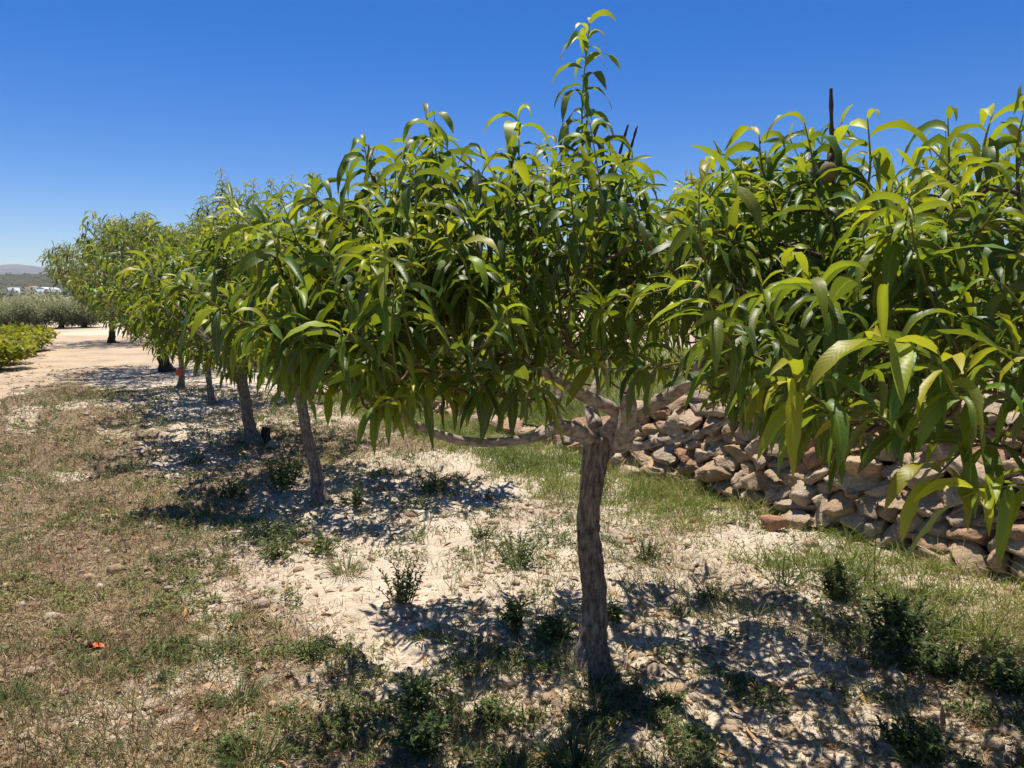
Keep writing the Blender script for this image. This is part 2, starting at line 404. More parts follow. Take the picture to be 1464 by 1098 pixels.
def axis(parts, lo, hi, grow=1.22):
    a = []
    for p, q, st in parts: a += list(np.arange(p, q, st))
    a.append(parts[-1][1]); st = parts[0][2]
    x = parts[0][0]; b = []
    while x > lo: st *= grow; x -= st; b.append(x)
    x = parts[-1][1]; st = parts[-1][2]; c = []
    while x < hi: st *= grow; x += st; c.append(x)
    return np.array(b[::-1] + a + c)
xs = axis([(-7, -3.2, 0.06), (-3.2, 3.4, 0.024)], -3500, 3500)
ys = axis([(0.6, 1.9, 0.06), (1.9, 6.0, 0.022), (6.0, 12, 0.05), (12, 18, 0.12)], -200, 4000)
X, Y = np.meshgrid(xs, ys)
Zg = ground_f(X, Y)
nx, ny = len(xs), len(ys)
i = np.arange(ny - 1)[:, None] * nx + np.arange(nx - 1)[None]
Qg = np.stack([i, i + 1, i + nx + 1, i + nx], -1).reshape(-1, 4)
lit = litter_mask(X, Y); lit = np.where(Y > 40, 0.3, lit)
tag(mesh_obj('ground', np.stack([X, Y, Zg], -1).reshape(-1, 3), Qg, M['soil'], attrs={'litter': lit.ravel()}, origin=np.zeros(3)), kind='structure')

# pale dirt track swinging behind the end of the row
redge = [gpt(-420, 1010), gpt(-160, 730), gpt(-60, 650), gpt(0, 602), gpt(30, 571), gpt(60, 549), gpt(100, 535), gpt(150, 527), gpt(225, 521), gpt(330, 517), gpt(420, 500), gpt(470, 480)]
ledge = [gpt(-1900, 1010), gpt(-800, 730), gpt(-420, 625), gpt(-110, 560), gpt(-60, 540), gpt(0, 526), gpt(30, 512), gpt(62, 498), gpt(74, 484), gpt(70, 472), gpt(40, 464), gpt(-100, 458)]
redge = np.array(redge); ledge = np.array(ledge)
ty = np.concatenate([np.arange(2.9, 9, 0.1), np.arange(9, 18, 0.12), np.geomspace(18, redge[-1, 1], 60)])
K = 90; tt = np.linspace(0, 1, K)[None]
wob = fbm(ty * 0.8, np.zeros(len(ty)), 4, 5) - 0.5
xl = np.interp(ty, ledge[:, 1], ledge[:, 0]) + wob[::-1] * 0.6; xr = np.interp(ty, redge[:, 1], redge[:, 0]) + wob * 1.3
TX = xl[:, None] * (1 - tt) + xr[:, None] * tt; TY = np.repeat(ty[:, None], K, 1)
TZ = ground_f(TX, TY) + 0.02 * np.clip(np.minimum(tt, 1 - tt) * 30, 0.2, 1)
for off in (0.35, 0.62): TZ = TZ - 0.012 * np.exp(-((tt - off) / 0.05) ** 2)
i = np.arange(len(ty) - 1)[:, None] * K + np.arange(K - 1)[None]
tag(mesh_obj('dirt_track', np.stack([TX, TY, TZ], -1).reshape(-1, 3), np.stack([i, i + 1, i + K + 1, i + K], -1).reshape(-1, 4), M['track'], origin=np.zeros(3)), kind='structure')

# ------------------------------------------------------------------ upper terrace and dry stone wall
WALLH = 0.90; A0, A1 = -7.0, 24.0
na, nb = 160, 60
aa = np.linspace(A0, A1 + 3, na); bb = np.concatenate([np.linspace(0.46, 3, 34), np.geomspace(3.3, 90, nb - 34)])
AA, BB = np.meshgrid(aa, bb)
TX = W0[0] + AA * ROWD[0] + BB * ROWN[0]; TY = W0[1] + AA * ROWD[1] + BB * ROWN[1]
TZ = (WALLH * (1 - 0.88 * sstep(1.6, 4.9, AA)) - 0.06 + 0.22 * sstep(0.4, 1.7, BB) + 0.012 * BB + 0.12 * (fbm(TX * 1.3, TY * 1.3, 4, 41) - 0.5)) * (1 - sstep(A1, A1 + 3, AA)) * sstep(A0 - 1, A0 + 2, AA) - 0.15 * sstep(A1 + 2, A1 + 3, AA)
i = np.arange(nb - 1)[:, None] * na + np.arange(na - 1)[None]
tag(mesh_obj('terrace', np.stack([TX, TY, TZ], -1).reshape(-1, 3), np.stack([i, i + 1, i + na + 1, i + na], -1).reshape(-1, 4), M['soil'],
             attrs={'litter': (0.30 + 0.35 * fbm(TX, TY, 3, 44)).ravel()}, origin=np.zeros(3)), kind='structure')

def cubesphere(n):
    V = []; idx = {}; Q = []
    g = np.linspace(-1, 1, n + 1)
    def vid(p):
        k = tuple(np.round(p, 5))
        if k not in idx: idx[k] = len(V); V.append(p)
        return idx[k]
    for ax in range(3):
        for sg in (-1, 1):
            for i in range(n):
                for j in range(n):
                    c = []
                    for (di, dj) in ((0, 0), (1, 0), (1, 1), (0, 1)):
                        p = [0, 0, 0]; p[ax] = sg; p[(ax + 1) % 3] = g[i + di]; p[(ax + 2) % 3] = g[j + dj]; c.append(vid(p))
                    Q.append(c if sg > 0 else c[::-1])
    return np.array(V, float), np.array(Q)
CS4 = cubesphere(4); CS6 = cubesphere(6); CS2 = cubesphere(2); CS8 = cubesphere(8)
def stone(size, cs=CS6, sharp=0.8, cuts=15):
    V, Q = cs; V = V.copy()
    S = nrm(V); V = V * sharp + S * (1 - sharp) * 1.2
    for _ in range(cuts):
        n = nrm(rng.normal(size=3)); c = rng.uniform(0.5, 0.88)
        d = V @ n; over = np.maximum(d - c, 0); V = V - np.outer(over * 0.985, n)
    o = rng.uniform(0, 50)
    V = V / np.abs(V).max(axis=0)
    V = V * (1 + 0.10 * (fbm(V[:, 0] * 1.6 + o, V[:, 1] * 1.6 + V[:, 2] * 1.1 - o, 3, 3) - 0.5))[:, None]
    V = V * (1 + 0.05 * rng.normal(size=(len(V), 1)) * (len(V) > 60))
    return V * np.asarray(size) * 0.5, Q
def rotz(V, a):
    c, s = math.cos(a), math.sin(a); return V @ np.array([[c, s, 0], [-s, c, 0], [0, 0, 1]])
def rotx(V, a):
    c, s = math.cos(a), math.sin(a); return V @ np.array([[1, 0, 0], [0, c, s], [0, -s, c]])
def roty(V, a):
    c, s = math.cos(a), math.sin(a); return V @ np.array([[c, 0, -s], [0, 1, 0], [s, 0, c]])
WANG = math.atan2(ROWD[1], ROWD[0])
wall = empty('dry_stone_wall', (W0[0] + 4 * ROWD[0], W0[1] + 4 * ROWD[1], 0), 'rough dry stone terrace wall of tan field stones behind the peach row', 'wall')
acc = Acc()
a_end = 22.0
z = -0.03; ci = 0
while z < WALLH:
    hh = rng.uniform(0.065, 0.115); a = -6.5 + rng.uniform(0, 0.2)
    while a < a_end:
        near = a < 7
        ln = rng.choice([rng.uniform(0.06, 0.13), rng.uniform(0.13, 0.24), rng.uniform(0.23, 0.36)], p=[0.35, 0.45, 0.2]) * (1 if near else 1.3)
        h = hh * rng.uniform(0.6, 1.4)
        topf = WALLH * (1 - 0.88 * float(sstep(1.6, 4.9, a))) + 0.16 * (fbm(np.array([a * 0.7]), np.array([0.0]), 3, 77)[0] - 0.5)
        if z + h * 0.5 < topf:
            V, Q = stone((ln * 1.24, rng.uniform(0.22, 0.32), h * 1.5), CS8 if near else CS4)
            V = rotx(V, -0.34 + rng.normal() * 0.14); V = roty(V, rng.normal() * 0.15); V = rotz(V, rng.normal() * 0.25)
            V = rotz(V, WANG)
            off = rng.normal() * 0.018 + 0.04 + 0.40 * z + 0.08 * (fbm(np.array([a * 0.8]), np.array([z * 2]), 2, 71)[0] - 0.5)
            am = a + ln / 2
            V = V + [W0[0] + am * ROWD[0] + off * ROWN[0], W0[1] + am * ROWD[1] + off * ROWN[1], z + hh * 0.5 + rng.normal() * 0.012]
            acc.add(V, Q, {'rnd': rng.uniform()})
        a += ln
    z += hh; ci += 1
acc.build('stonework', M['stone'], wall, smooth=False)
# earth packed behind the face
fa = np.linspace(-6.5, a_end, 60); ft = WALLH * (1 - 0.88 * sstep(1.6, 4.9, fa)) - 0.13
EV = []
for a_, t_ in zip(fa, ft):
    for d_, z_ in ((0.16, -0.1), (0.12 + 0.4 * (t_ + 0.1), t_), (0.95, t_), (0.95, -0.1)):
        EV.append((W0[0] + a_ * ROWD[0] + d_ * ROWN[0], W0[1] + a_ * ROWD[1] + d_ * ROWN[1], z_))
EQ = [[k * 4 + j, k * 4 + 4 + j, k * 4 + 5 + j, k * 4 + 1 + j] for k in range(59) for j in range(3)] + [[0, 1, 2, 3], [239, 238, 237, 236]]
mesh_obj('earth_fill', np.array(EV), np.array(EQ), M['earth'], wall, smooth=False)

# ------------------------------------------------------------------ peach trees
TOPU = np.array([40, 57, 75, 130, 136, 160, 205, 240, 280, 290, 315, 335, 350, 380, 440, 470, 500, 530, 560, 590, 610, 640, 655, 690, 715, 735, 755, 790, 800, 812, 840, 868, 880, 895, 915, 930, 960, 1000, 1050, 1075, 1110, 1150, 1185, 1240, 1270, 1315, 1340, 1360, 1395, 1410, 1470, 1700])
TOPV = np.array([400, 362, 346, 335, 305, 310, 302, 322, 312, 280, 240, 268, 255, 255, 246, 240, 212, 192, 218, 168, 152, 190, 225, 238, 195, 155, 165, 190, 120, 60, 22, 60, 170, 200, 245, 290, 262, 226, 228, 188, 176, 166, 170, 150, 195, 202, 175, 152, 165, 152, 150, 110])
BOTU = np.array([40, 57, 70, 110, 150, 190, 230, 300, 360, 400, 450, 520, 570, 600, 640, 690, 750, 790, 840, 890, 990, 1020, 1100, 1150, 1230, 1260, 1310, 1340, 1464, 1700])
BOTV = np.array([372, 385, 405, 432, 470, 505, 525, 545, 560, 580, 605, 645, 660, 632, 612, 622, 640, 618, 560, 548, 580, 665, 685, 700, 735, 745, 745, 715, 680, 700])
def inside(p, y):
    u, v = proj(p)
    u = u[0]; v = v[0]
    if u < -20 or u > 1640 or y < 0.3: return True
    if u < 58: return False
    hang = 0.10 * F / max(y, 0.5)
    return v > np.interp(u, TOPU, TOPV) + 0.02 * F / max(y, 1) and v < (max(np.interp(u, BOTU, BOTV), 598) if y > 3.2 and u > 600 else np.interp(u, BOTU, BOTV)) - hang

def peach_tree(name, label, base, trunk_pts, trunk_r, limbs, lobes, seed, lod=0, leafL=(0.125, 0.195), hero=(), tall=0, nring=True, mat=None,
               bark='bark', group='peach trees in the row', droopy=1.0, limbmat='limb', carve=True):
    global rng
    rng = np.random.default_rng(seed)
    base = np.array([base[0], base[1], float(ground_z(base[0], base[1]))])
    root = empty(name, base, label, 'peach tree', group)
    # trunk
    P, R = smooth_path(trunk_pts, trunk_r, 14 if lod == 0 else 7)
    tt_ = nrm(P[-1] - P[-2]); P = np.vstack([P, P[-1] + tt_ * trunk_r[-1] * 0.2, P[-1] + tt_ * trunk_r[-1] * 0.32]); R = np.concatenate([R, [R[-1] * 0.85, R[-1] * 0.5]])
    V, Q, C, UV = tube(P, R, 44 if lod == 0 else 14, rough=0.10, ridges=0.30, seed=seed, flare=0.55)
    mesh_obj('trunk', V, [Q, C], M[bark], root)
    skel = [P[len(P) * 3 // 4:]]
    for lp, lr in limbs:
        P, R = smooth_path(lp, lr, 7); R = R * (0.84 if lod == 0 else 0.9)
        V, Q, C, UV = tube(P, R, 18 if lod == 0 else 8, rough=0.17, ridges=0.06, seed=seed + len(skel))
        mesh_obj('limb', V, [Q, C], M[limbmat], root)
        skel.append(P[2:])
    skel = np.concatenate(skel)
    # shoots
    SB = []; ST = []
    for h in hero: SB.append(np.array(h[0])); ST.append(np.array(h[1]))
    nh = len(SB)
    for (c, r, n) in lobes:
        c = np.array(c, float); r = np.array(r, float); k = 0; tries = 0
        while k < n and tries < n * 12:
            tries += 1
            d = nrm(rng.normal(size=3)); rr = rng.uniform() ** (1 / 2.0)
            p = c + d * r * rr
            out = nrm((p - c) / r)
            hor = nrm(np.array([p[0] - base[0], p[1] - base[1], 0]))
            dirv = nrm(np.array([0, 0, 1]) * rng.uniform(0.25, 1.1) + out * 0.45 + hor * 0.35 + rng.normal(size=3) * 0.32)
            if out[2] < -0.3: dirv = nrm(dirv * [1, 1, 0.35])
            ln = rng.uniform(0.12, 0.46)
            tip = p + dirv * ln
            if carve and not (inside(p, p[1]) and inside(tip, tip[1])): continue
            if min(np.hypot(p[0], p[1]), np.hypot(tip[0], tip[1])) < 1.08 and p[2] > 0.6: continue
            SB.append(p); ST.append(tip); k += 1
    for k in range(tall):
        c, r, n = lobes[rng.integers(len(lobes))]
        d = rng.uniform(-0.75, 0.75, 2)
        p = np.array([c[0] + d[0] * r[0], c[1] + d[1] * r[1], c[2] + r[2] * 0.4]); tip = p + np.array([rng.normal() * 0.1, rng.normal() * 0.1, rng.uniform(0.5, 1.0)])
        for q in range(6):
            if inside(tip, tip[1]): break
            tip = p + (tip - p) * 0.8
        if inside(p, p[1]) and inside(tip, tip[1]): SB.append(p); ST.append(tip)
    SB = np.array(SB); ST = np.array(ST)
    tw = Acc(); sides = 5 if lod == 0 else 3
    order = np.argsort([np.min(np.linalg.norm(skel - b, axis=1)) for b in SB])
    sk = skel.copy()
    cen = np.array([base[0], base[1], base[2] + 0.9])
    for o in order:
        b = SB[o]
        d = np.linalg.norm(sk - b, axis=1) + 0.35 * np.maximum(0, sk[:, 2] - b[2] + 0.03) + 0.25 * np.maximum(0, np.linalg.norm(sk - cen, axis=1) - np.linalg.norm(b - cen))
        j = np.argmin(d); s = sk[j]; dist = np.linalg.norm(b - s)
        if dist > 0.02:
            q = [s]; 
            for t in (0.35, 0.7): q.append(s + (b - s) * t + np.array([0, 0, -0.06 * dist]) * math.sin(t * 3.14) + rng.normal(size=3) * 0.03 * dist)
            q.append(b)
            rr = min(0.009, 0.0035 + 0.006 * dist)
            PP, RR = smooth_path(q, [rr * 1.25, rr, rr * 0.85, 0.0036], 4)
            add_tube(tw, PP, RR * (1 if lod == 0 else 1.3), sides, attrs={'green': np.zeros(len(PP) * sides)})
            sk = np.vstack([sk, PP[2:]])
    # shoot stems and their leaves
    LP = []; LD = []; LL = []; LA = []; LDr = []
    for o in range(len(SB)):
        b, t = SB[o], ST[o]; L = np.linalg.norm(t - b)
        ax = nrm(t - b)
        bend = rng.normal(size=3) * 0.07 * L + np.array([0, 0, -0.05 * L * (1 - abs(ax[2]))])
        mpt = (b + t) / 2 - bend
        PP, RR = smooth_path([b, mpt, t], [0.0036, 0.0028, 0.0012], 5)
        add_tube(tw, PP, RR * (1 if lod == 0 else 1.2), 5 if lod == 0 else 3, attrs={'green': np.repeat(np.linspace(0.3, 1, len(PP)), 5 if lod == 0 else 3)})
        sp = 0.018 if lod == 0 else (0.023 if lod == 1 else 0.034)
        if o < nh: sp = 0.019
        nL = max(5, int(L / sp)); az = rng.uniform(0, 6.28)
        arc = np.linspace(0, 1, len(PP))
        u = nrm(np.cross(ax, [0.3, 0.5, 0.81] if abs(ax[2]) < 0.9 else [1, 0.2, 0])); w = np.cross(ax, u)
        vig = rng.uniform(0.0, 0.35)
        bare = rng.uniform(0, 0.22) if o >= nh else 0.05
        for k in range(nL):
            f = bare + (1 - bare) * (k + 0.5) / nL
            p = np.array([np.interp(f, arc, PP[:, c]) for c in range(3)])
            az += 2.4 + rng.normal() * 0.25
            sp_ang = math.radians(rng.uniform(48, 85) * (1 - 0.55 * max(0, f - 0.75) / 0.25))
            if o < nh: sp_ang *= 0.85
            d = ax * math.cos(sp_ang) + (u * math.cos(az) + w * math.sin(az)) * math.sin(sp_ang)
            young = max(0.0, (f - 0.62) / 0.38)
            yz = max(0.0, (f - 0.86) / 0.14) if o < nh else young
            if o >= nh and rng.uniform() < 0.12: continue
            size = rng.uniform(0.62, 1.04) * (1 - 0.72 * yz ** 2.2) * (0.72 + 0.28 * min(1, f / 0.3))
            LP.append(p); LD.append(d); LL.append(size * (1.18 if o < nh else 1)); LA.append(min(1, 0.08 + vig + 0.66 * young + rng.normal() * 0.11))
            LDr.append(rng.uniform(0.9, 3.7) * (1 - 0.5 * young) * droopy + (1.6 if o < nh and ax[2] > 0.6 else 0.3 if o < nh else 0))
    LP = np.array(LP); LD = np.array(LD); LL = np.array(LL); LA = np.clip(np.array(LA), 0, 1); LDr = np.array(LDr)
    ln = LL * rng.uniform(leafL[0], leafL[1], len(LL)) * (1 if lod == 0 else 1.06)
    wd = ln * rng.uniform(0.17, 0.245, len(ln)) * (1 if lod == 0 else 1.08)
    V, Q, A, UV = leaves(LP, LD, ln, wd, LDr, LA, rng.uniform(0, 1, len(ln)), n={0: 9, 1: 6, 2: 4}[lod], fold=rng.uniform(0.1, 0.95, len(ln)), ripple=0.10 if lod == 0 else 0.05)
    mesh_obj('crown', V, Q, mat or M['leaf'], root, attrs=A, uv=UV)
    tw.build('branching', M['twig'], root)
    return root, sk

# --- the main tree
yd = T1[1]
def pp(u, v, dy=0.0): return at(u, v, yd + dy)
tr = [np.array([T1[0] - 0.01, T1[1], -0.10])] + [pp(846, 955), pp(849, 900), pp(849, 850, .01), pp(841, 760, .0), pp(845, 700), pp(851, 655), pp(856, 626)]
trr = [0.088, 0.076, 0.055, 0.049, 0.045, 0.046, 0.052, 0.054]
limbs = [
    ([pp(850, 632), pp(822, 615, -.05), pp(795, 612, -.1), pp(770, 624, -.16), pp(720, 632, -.24), pp(660, 630, -.32), pp(600, 611, -.38), pp(555, 588, -.45), pp(505, 560, -.5), pp(470, 520, -.55), pp(450, 450, -.6)],
     [0.045, 0.038, 0.031, 0.024, 0.021, 0.019, 0.018, 0.015, 0.013, 0.010, 0.006]),
    ([pp(866, 625), pp(884, 592, -.03), pp(842, 569, -.12), pp(790, 542, -.25), pp(762, 520, -.33), pp(700, 500, -.45), pp(650, 430, -.55), pp(620, 340, -.62)],
     [0.045, 0.036, 0.030, 0.025, 0.022, 0.017, 0.012, 0.006]),
    ([pp(862, 625, .03), pp(900, 598, .05), pp(940, 576, .0), pp(985, 546, -.1), pp(1010, 510, -.15), pp(1060, 440, -.2), pp(1090, 350, -.25)],
     [0.05, 0.042, 0.034, 0.032, 0.026, 0.016, 0.006]),
    ([pp(862, 622, .08), pp(905, 638, .14), pp(940, 632, .2), pp(990, 622, .25), pp(1030, 606, .3), pp(1120, 560, .4), pp(1200, 470, .5), pp(1240, 380, .5)],
     [0.04, 0.026, 0.021, 0.020, 0.018, 0.014, 0.010, 0.006]),
    ([pp(852, 612, .12), pp(845, 575, .25), pp(866, 520, .35), pp(858, 475, .4), pp(868, 440, .45), pp(900, 380, .5), pp(890, 300, .55)],
     [0.04, 0.032, 0.029, 0.026, 0.018, 0.012, 0.006]),
    ([pp(798, 606, -.1), pp(793, 580, -.1), pp(799, 560, -.08), pp(780, 500, 0), pp(770, 420, .1), pp(762, 330, .1)], [0.022, 0.018, 0.019, 0.013, 0.009, 0.005]),
]
H = lambda a, b, y, y2=None: (at(a[0], a[1], y), at(b[0], b[1], y2 if y2 else y))
hero1 = [H((836, 300), (843, 26), 2.72), H((842, 420), (838, 240), 2.75), H((612, 290), (608, 160), 2.3), H((575, 350), (520, 205), 2.25), H((745, 300), (742, 165), 2.55), H((790, 320), (795, 205), 2.6),
         H((700, 320), (690, 245), 2.4), H((500, 330), (430, 262), 2.1), H((560, 320), (565, 225), 2.2), H((1040, 330), (1020, 235), 2.6), H((960, 360), (965, 270), 2.6), H((640, 330), (655, 235), 2.4), H((880, 350), (893, 225), 2.65),
         H((700, 440), (640, 345), 2.0), H((800, 430), (770, 340), 2.1), H((900, 420), (960, 330), 2.2)]
main, _ = peach_tree('peach_tree', 'large foreground peach tree with dark ridged trunk in centre and tall leafy top shoot', T1, tr, trr, limbs,
    [((-0.40, 2.25, 1.45), (0.46, 0.48, 0.54), 108), ((-0.62, 2.6, 1.45), (0.34, 0.45, 0.40), 30), ((0.15, 2.4, 1.50), (0.60, 0.60, 0.52), 116), ((0.8, 2.7, 1.62), (0.70, 0.65, 0.48), 104), ((0.72, 2.6, 1.9), (0.42, 0.42, 0.22), 12), ((1.6, 3.2, 1.72), (0.55, 0.75, 0.45), 62),
     ((0.4, 3.75, 1.48), (1.0, 0.55, 0.44), 96), ((-0.35, 3.5, 1.5), (0.55, 0.6, 0.45), 44), ((1.15, 3.95, 1.65), (0.7, 0.5, 0.45), 56)],
    101, 0, hero=hero1)

# pruned stub with a dark cut hanging off the fork
V, Q, C, UV = tube(*smooth_path([pp(872, 622, 0), pp(886, 636, -.05), pp(893, 618, -.085), pp(898, 585, -.09), pp(896, 562, -.09)], [0.03, 0.034, 0.038, 0.033, 0.031], 8), sides=20, rough=0.2, ridges=0.12, seed=4)
mesh_obj('pruned_stub', V, [Q, C], M['limb'], main)
V, Q, C, UV = tube(*smooth_path([pp(896, 566, -.09), pp(897, 559, -.09), pp(896, 556, -.09)], [0.029, 0.030, 0.020], 4), sides=16, rough=0.25)
mesh_obj('cut_face', V, [Q, C], M['cut_wood'], main)
# bare pruned shoots sticking out of the crowns
def bare(parent, pts, r0, r1, seed):
    P, R = smooth_path(pts, np.linspace(r0, r1, len(pts)), 8)
    R = R * (1 + 0.35 * (np.sin(np.arange(len(R)) * 2.1) > 0.75))
    V, Q, C, UV = tube(P, R, 7, rough=0.12, seed=seed); mesh_obj('bare_shoot', V, [Q, C], M['bare_twig'], parent)
bare(main, [at(848, 350, 2.8), at(872, 285, 2.75), at(882, 235, 2.72), at(898, 178, 2.7)], 0.006, 0.004, 1)
bare(main, [at(850, 345, 2.9), at(880, 280, 2.86), at(898, 225, 2.85), at(911, 180, 2.85)], 0.006, 0.004, 2)
bare(main, [at(893, 450, 2.45), at(896, 350, 2.42), at(894, 245, 2.4)], 0.006, 0.004, 3)
bare(main, [at(765, 350, 2.4), at(760, 290, 2.4), at(764, 255, 2.4)], 0.006, 0.004, 4)
bare(main, [at(740, 330, 2.5), at(736, 270, 2.5), at(730, 222, 2.5)], 0.005, 0.0035, 5)
# young peaches
def fruit(parent, c, r, seed):
    V, Q = cubesphere(8); S = nrm(V)
    groove = 1 - 0.09 * np.exp(-((S[:, 0]) / 0.16) ** 2) * (S[:, 1] < 0)
    S = S * groove[:, None] * [0.92, 0.92, 1.12]; S[:, 2] = np.where(S[:, 2] < -0.6, S[:, 2] * 1.07, S[:, 2])
    o = mesh_obj('peach', S * r + c, Q, M['peach'], parent)
    P = np.array([c + [0, 0, r], c + [0.004, 0, r + 0.02]]); V, Q, C, UV = tube(P, np.array([0.003, 0.003]), 6)
    s = mesh_obj('fruit_stalk', V, [Q, C], M['twig'], None, origin=np.array(parent.location)); s.parent = o; s.location = (0, 0, 0)
for k, (u, v, y, r) in enumerate([(697, 543, 2.3, 0.019), (880, 356, 2.5, 0.018)]): fruit(main, at(u, v, y), r, k)

# --- tree 0: trunk beyond the right edge of the frame, crown filling the right
T0 = np.array([2.02, 0.45])
def rand_limbs(base, n, hf, R, top, r0, seed, a0=None):
    r = np.random.default_rng(seed); out = []
    for k in range(n):
        a = (a0 if a0 is not None else r.uniform(0, 6.28)) + k * 6.283 / n + r.normal() * 0.25
        d = np.array([math.cos(a), math.sin(a)]); rr = R * r.uniform(0.55, 0.8); h = top * r.uniform(0.75, 0.95)
        pts = [np.array([base[0], base[1], hf - 0.05])]
        for f, g in ((0.18, 0.12), (0.45, 0.22), (0.72, 0.45), (0.95, 0.85)):
            q = base + d * rr * f + r.normal(size=2) * 0.05
            pts.append(np.array([q[0], q[1], hf + (h - hf) * g + r.normal() * 0.03]))
        out.append((pts, [r0, r0 * 0.8, r0 * 0.58, r0 * 0.4, r0 * 0.14]))
    return out
def straight_trunk(base, h, r0, r1, lean=(0, 0), seed=0):
    r = np.random.default_rng(seed); P = []
    for t in (-0.08, 0.05, 0.3, 0.6, 1.0):
        P.append(np.array([base[0] + lean[0] * t + r.normal() * 0.012, base[1] + lean[1] * t + r.normal() * 0.012, h * t]))
    return P, [r0 * 1.15, r0, r0 * 0.85, r1 * 0.95, r1]
p_, r_ = straight_trunk(T0, 0.95, 0.07, 0.055, seed=3)
lm = rand_limbs(T0, 5, 0.95, 1.5, 1.9, 0.042, 31, a0=math.radians(128))
hero0 = [H((1110, 300), (1085, 192), 1.9), H((1160, 300), (1150, 175), 1.8), H((1235, 300), (1240, 165), 1.75), H((1350, 300), (1355, 165), 1.7), H((1400, 260), (1420, 160), 1.6), H((1455, 260), (1464, 160), 1.6),
         H((1440, 640), (1330, 690), 1.35, 1.25), H((1520, 690), (1385, 698), 1.3, 1.2), H((1130, 520), (1035, 480), 1.5, 1.35), H((1210, 620), (1125, 540), 1.45, 1.25), H((1330, 600), (1240, 485), 1.4, 1.2), H((1410, 560), (1340, 500), 1.3, 1.15),
         H((1200, 480), (1150, 390), 1.5, 1.3), H((1330, 430), (1290, 330), 1.5, 1.4), H((1300, 640), (1215, 600), 1.4, 1.3)]
t0, _ = peach_tree('peach_tree', 'nearest peach tree filling the right edge of the photo, its trunk out of view', T0, p_, r_, lm,
    [((0.82, 1.75, 1.42), (0.42, 0.42, 0.32), 60), ((1.0, 1.85, 1.7), (0.5, 0.45, 0.40), 56), ((1.45, 1.55, 1.52), (0.60, 0.60, 0.52), 120), ((2.1, 1.2, 1.6), (0.7, 0.7, 0.5), 60), ((2.5, 0.1, 1.6), (0.9, 0.9, 0.5), 55), ((1.7, -0.3, 1.6), (0.7, 0.5, 0.45), 24)],
    202, 0, leafL=(0.115, 0.178), hero=hero0)
bare(t0, [at(1197, 400, 1.9), at(1194, 300, 1.85), at(1190, 220, 1.82), at(1188, 126, 1.8)], 0.0055, 0.004, 7)
bare(t0, [at(1290, 470, 1.9), at(1200, 380, 1.95), at(1100, 345, 2.0)], 0.009, 0.005, 8)
fruit(t0, at(1184, 246, 1.72), 0.021, 3); fruit(t0, at(1345, 378, 1.8), 0.016, 4)

# --- the rest of the row
specs = [
    # px of trunk foot, trunk height, radii, crown radius, top z, seed, lod, tall, label
    ((460, 716), 0.92, 0.055, 0.041, 1.42, 2.15, 303, 1, 6, 'second peach tree of the row, slim grey leaning trunk left of the foreground tree', (-0.14, 0.0), 0.14, 'bark'),
    ((362, 632), 0.80, 0.075, 0.062, 1.45, 2.45, 304, 1, 8, 'third peach tree with a dark scarred crooked trunk beside a short stump', (-0.13, 0.02), 0.15, 'bark'),
    ((302, 580), 0.95, 0.05, 0.042, 1.55, 3.0, 305, 2, 26, 'fourth peach tree with thin trunk and tall upright grey-green shoots', (-0.03, 0.02), 0.14, 'bark'),
    ((260, 556), 0.95, 0.055, 0.045, 1.75, 3.4, 306, 2, 30, 'fifth peach tree with a small orange tag on its thin trunk', (-0.02, 0.02), 0.14, 'bark'),
    ((238, 531), 1.05, 0.13, 0.09, 2.4, 3.35, 307, 2, 22, 'thick dark-trunked peach tree at the end of the row by the pale track', (-0.15, 0.02), 0.14, 'dark_bark'),
    ((160, 491), 1.0, 0.13, 0.09, 2.8, 3.6, 308, 2, 14, 'farthest peach tree standing across the pale track', (0.05, 0.02), 0.15, 'dark_bark'),
]
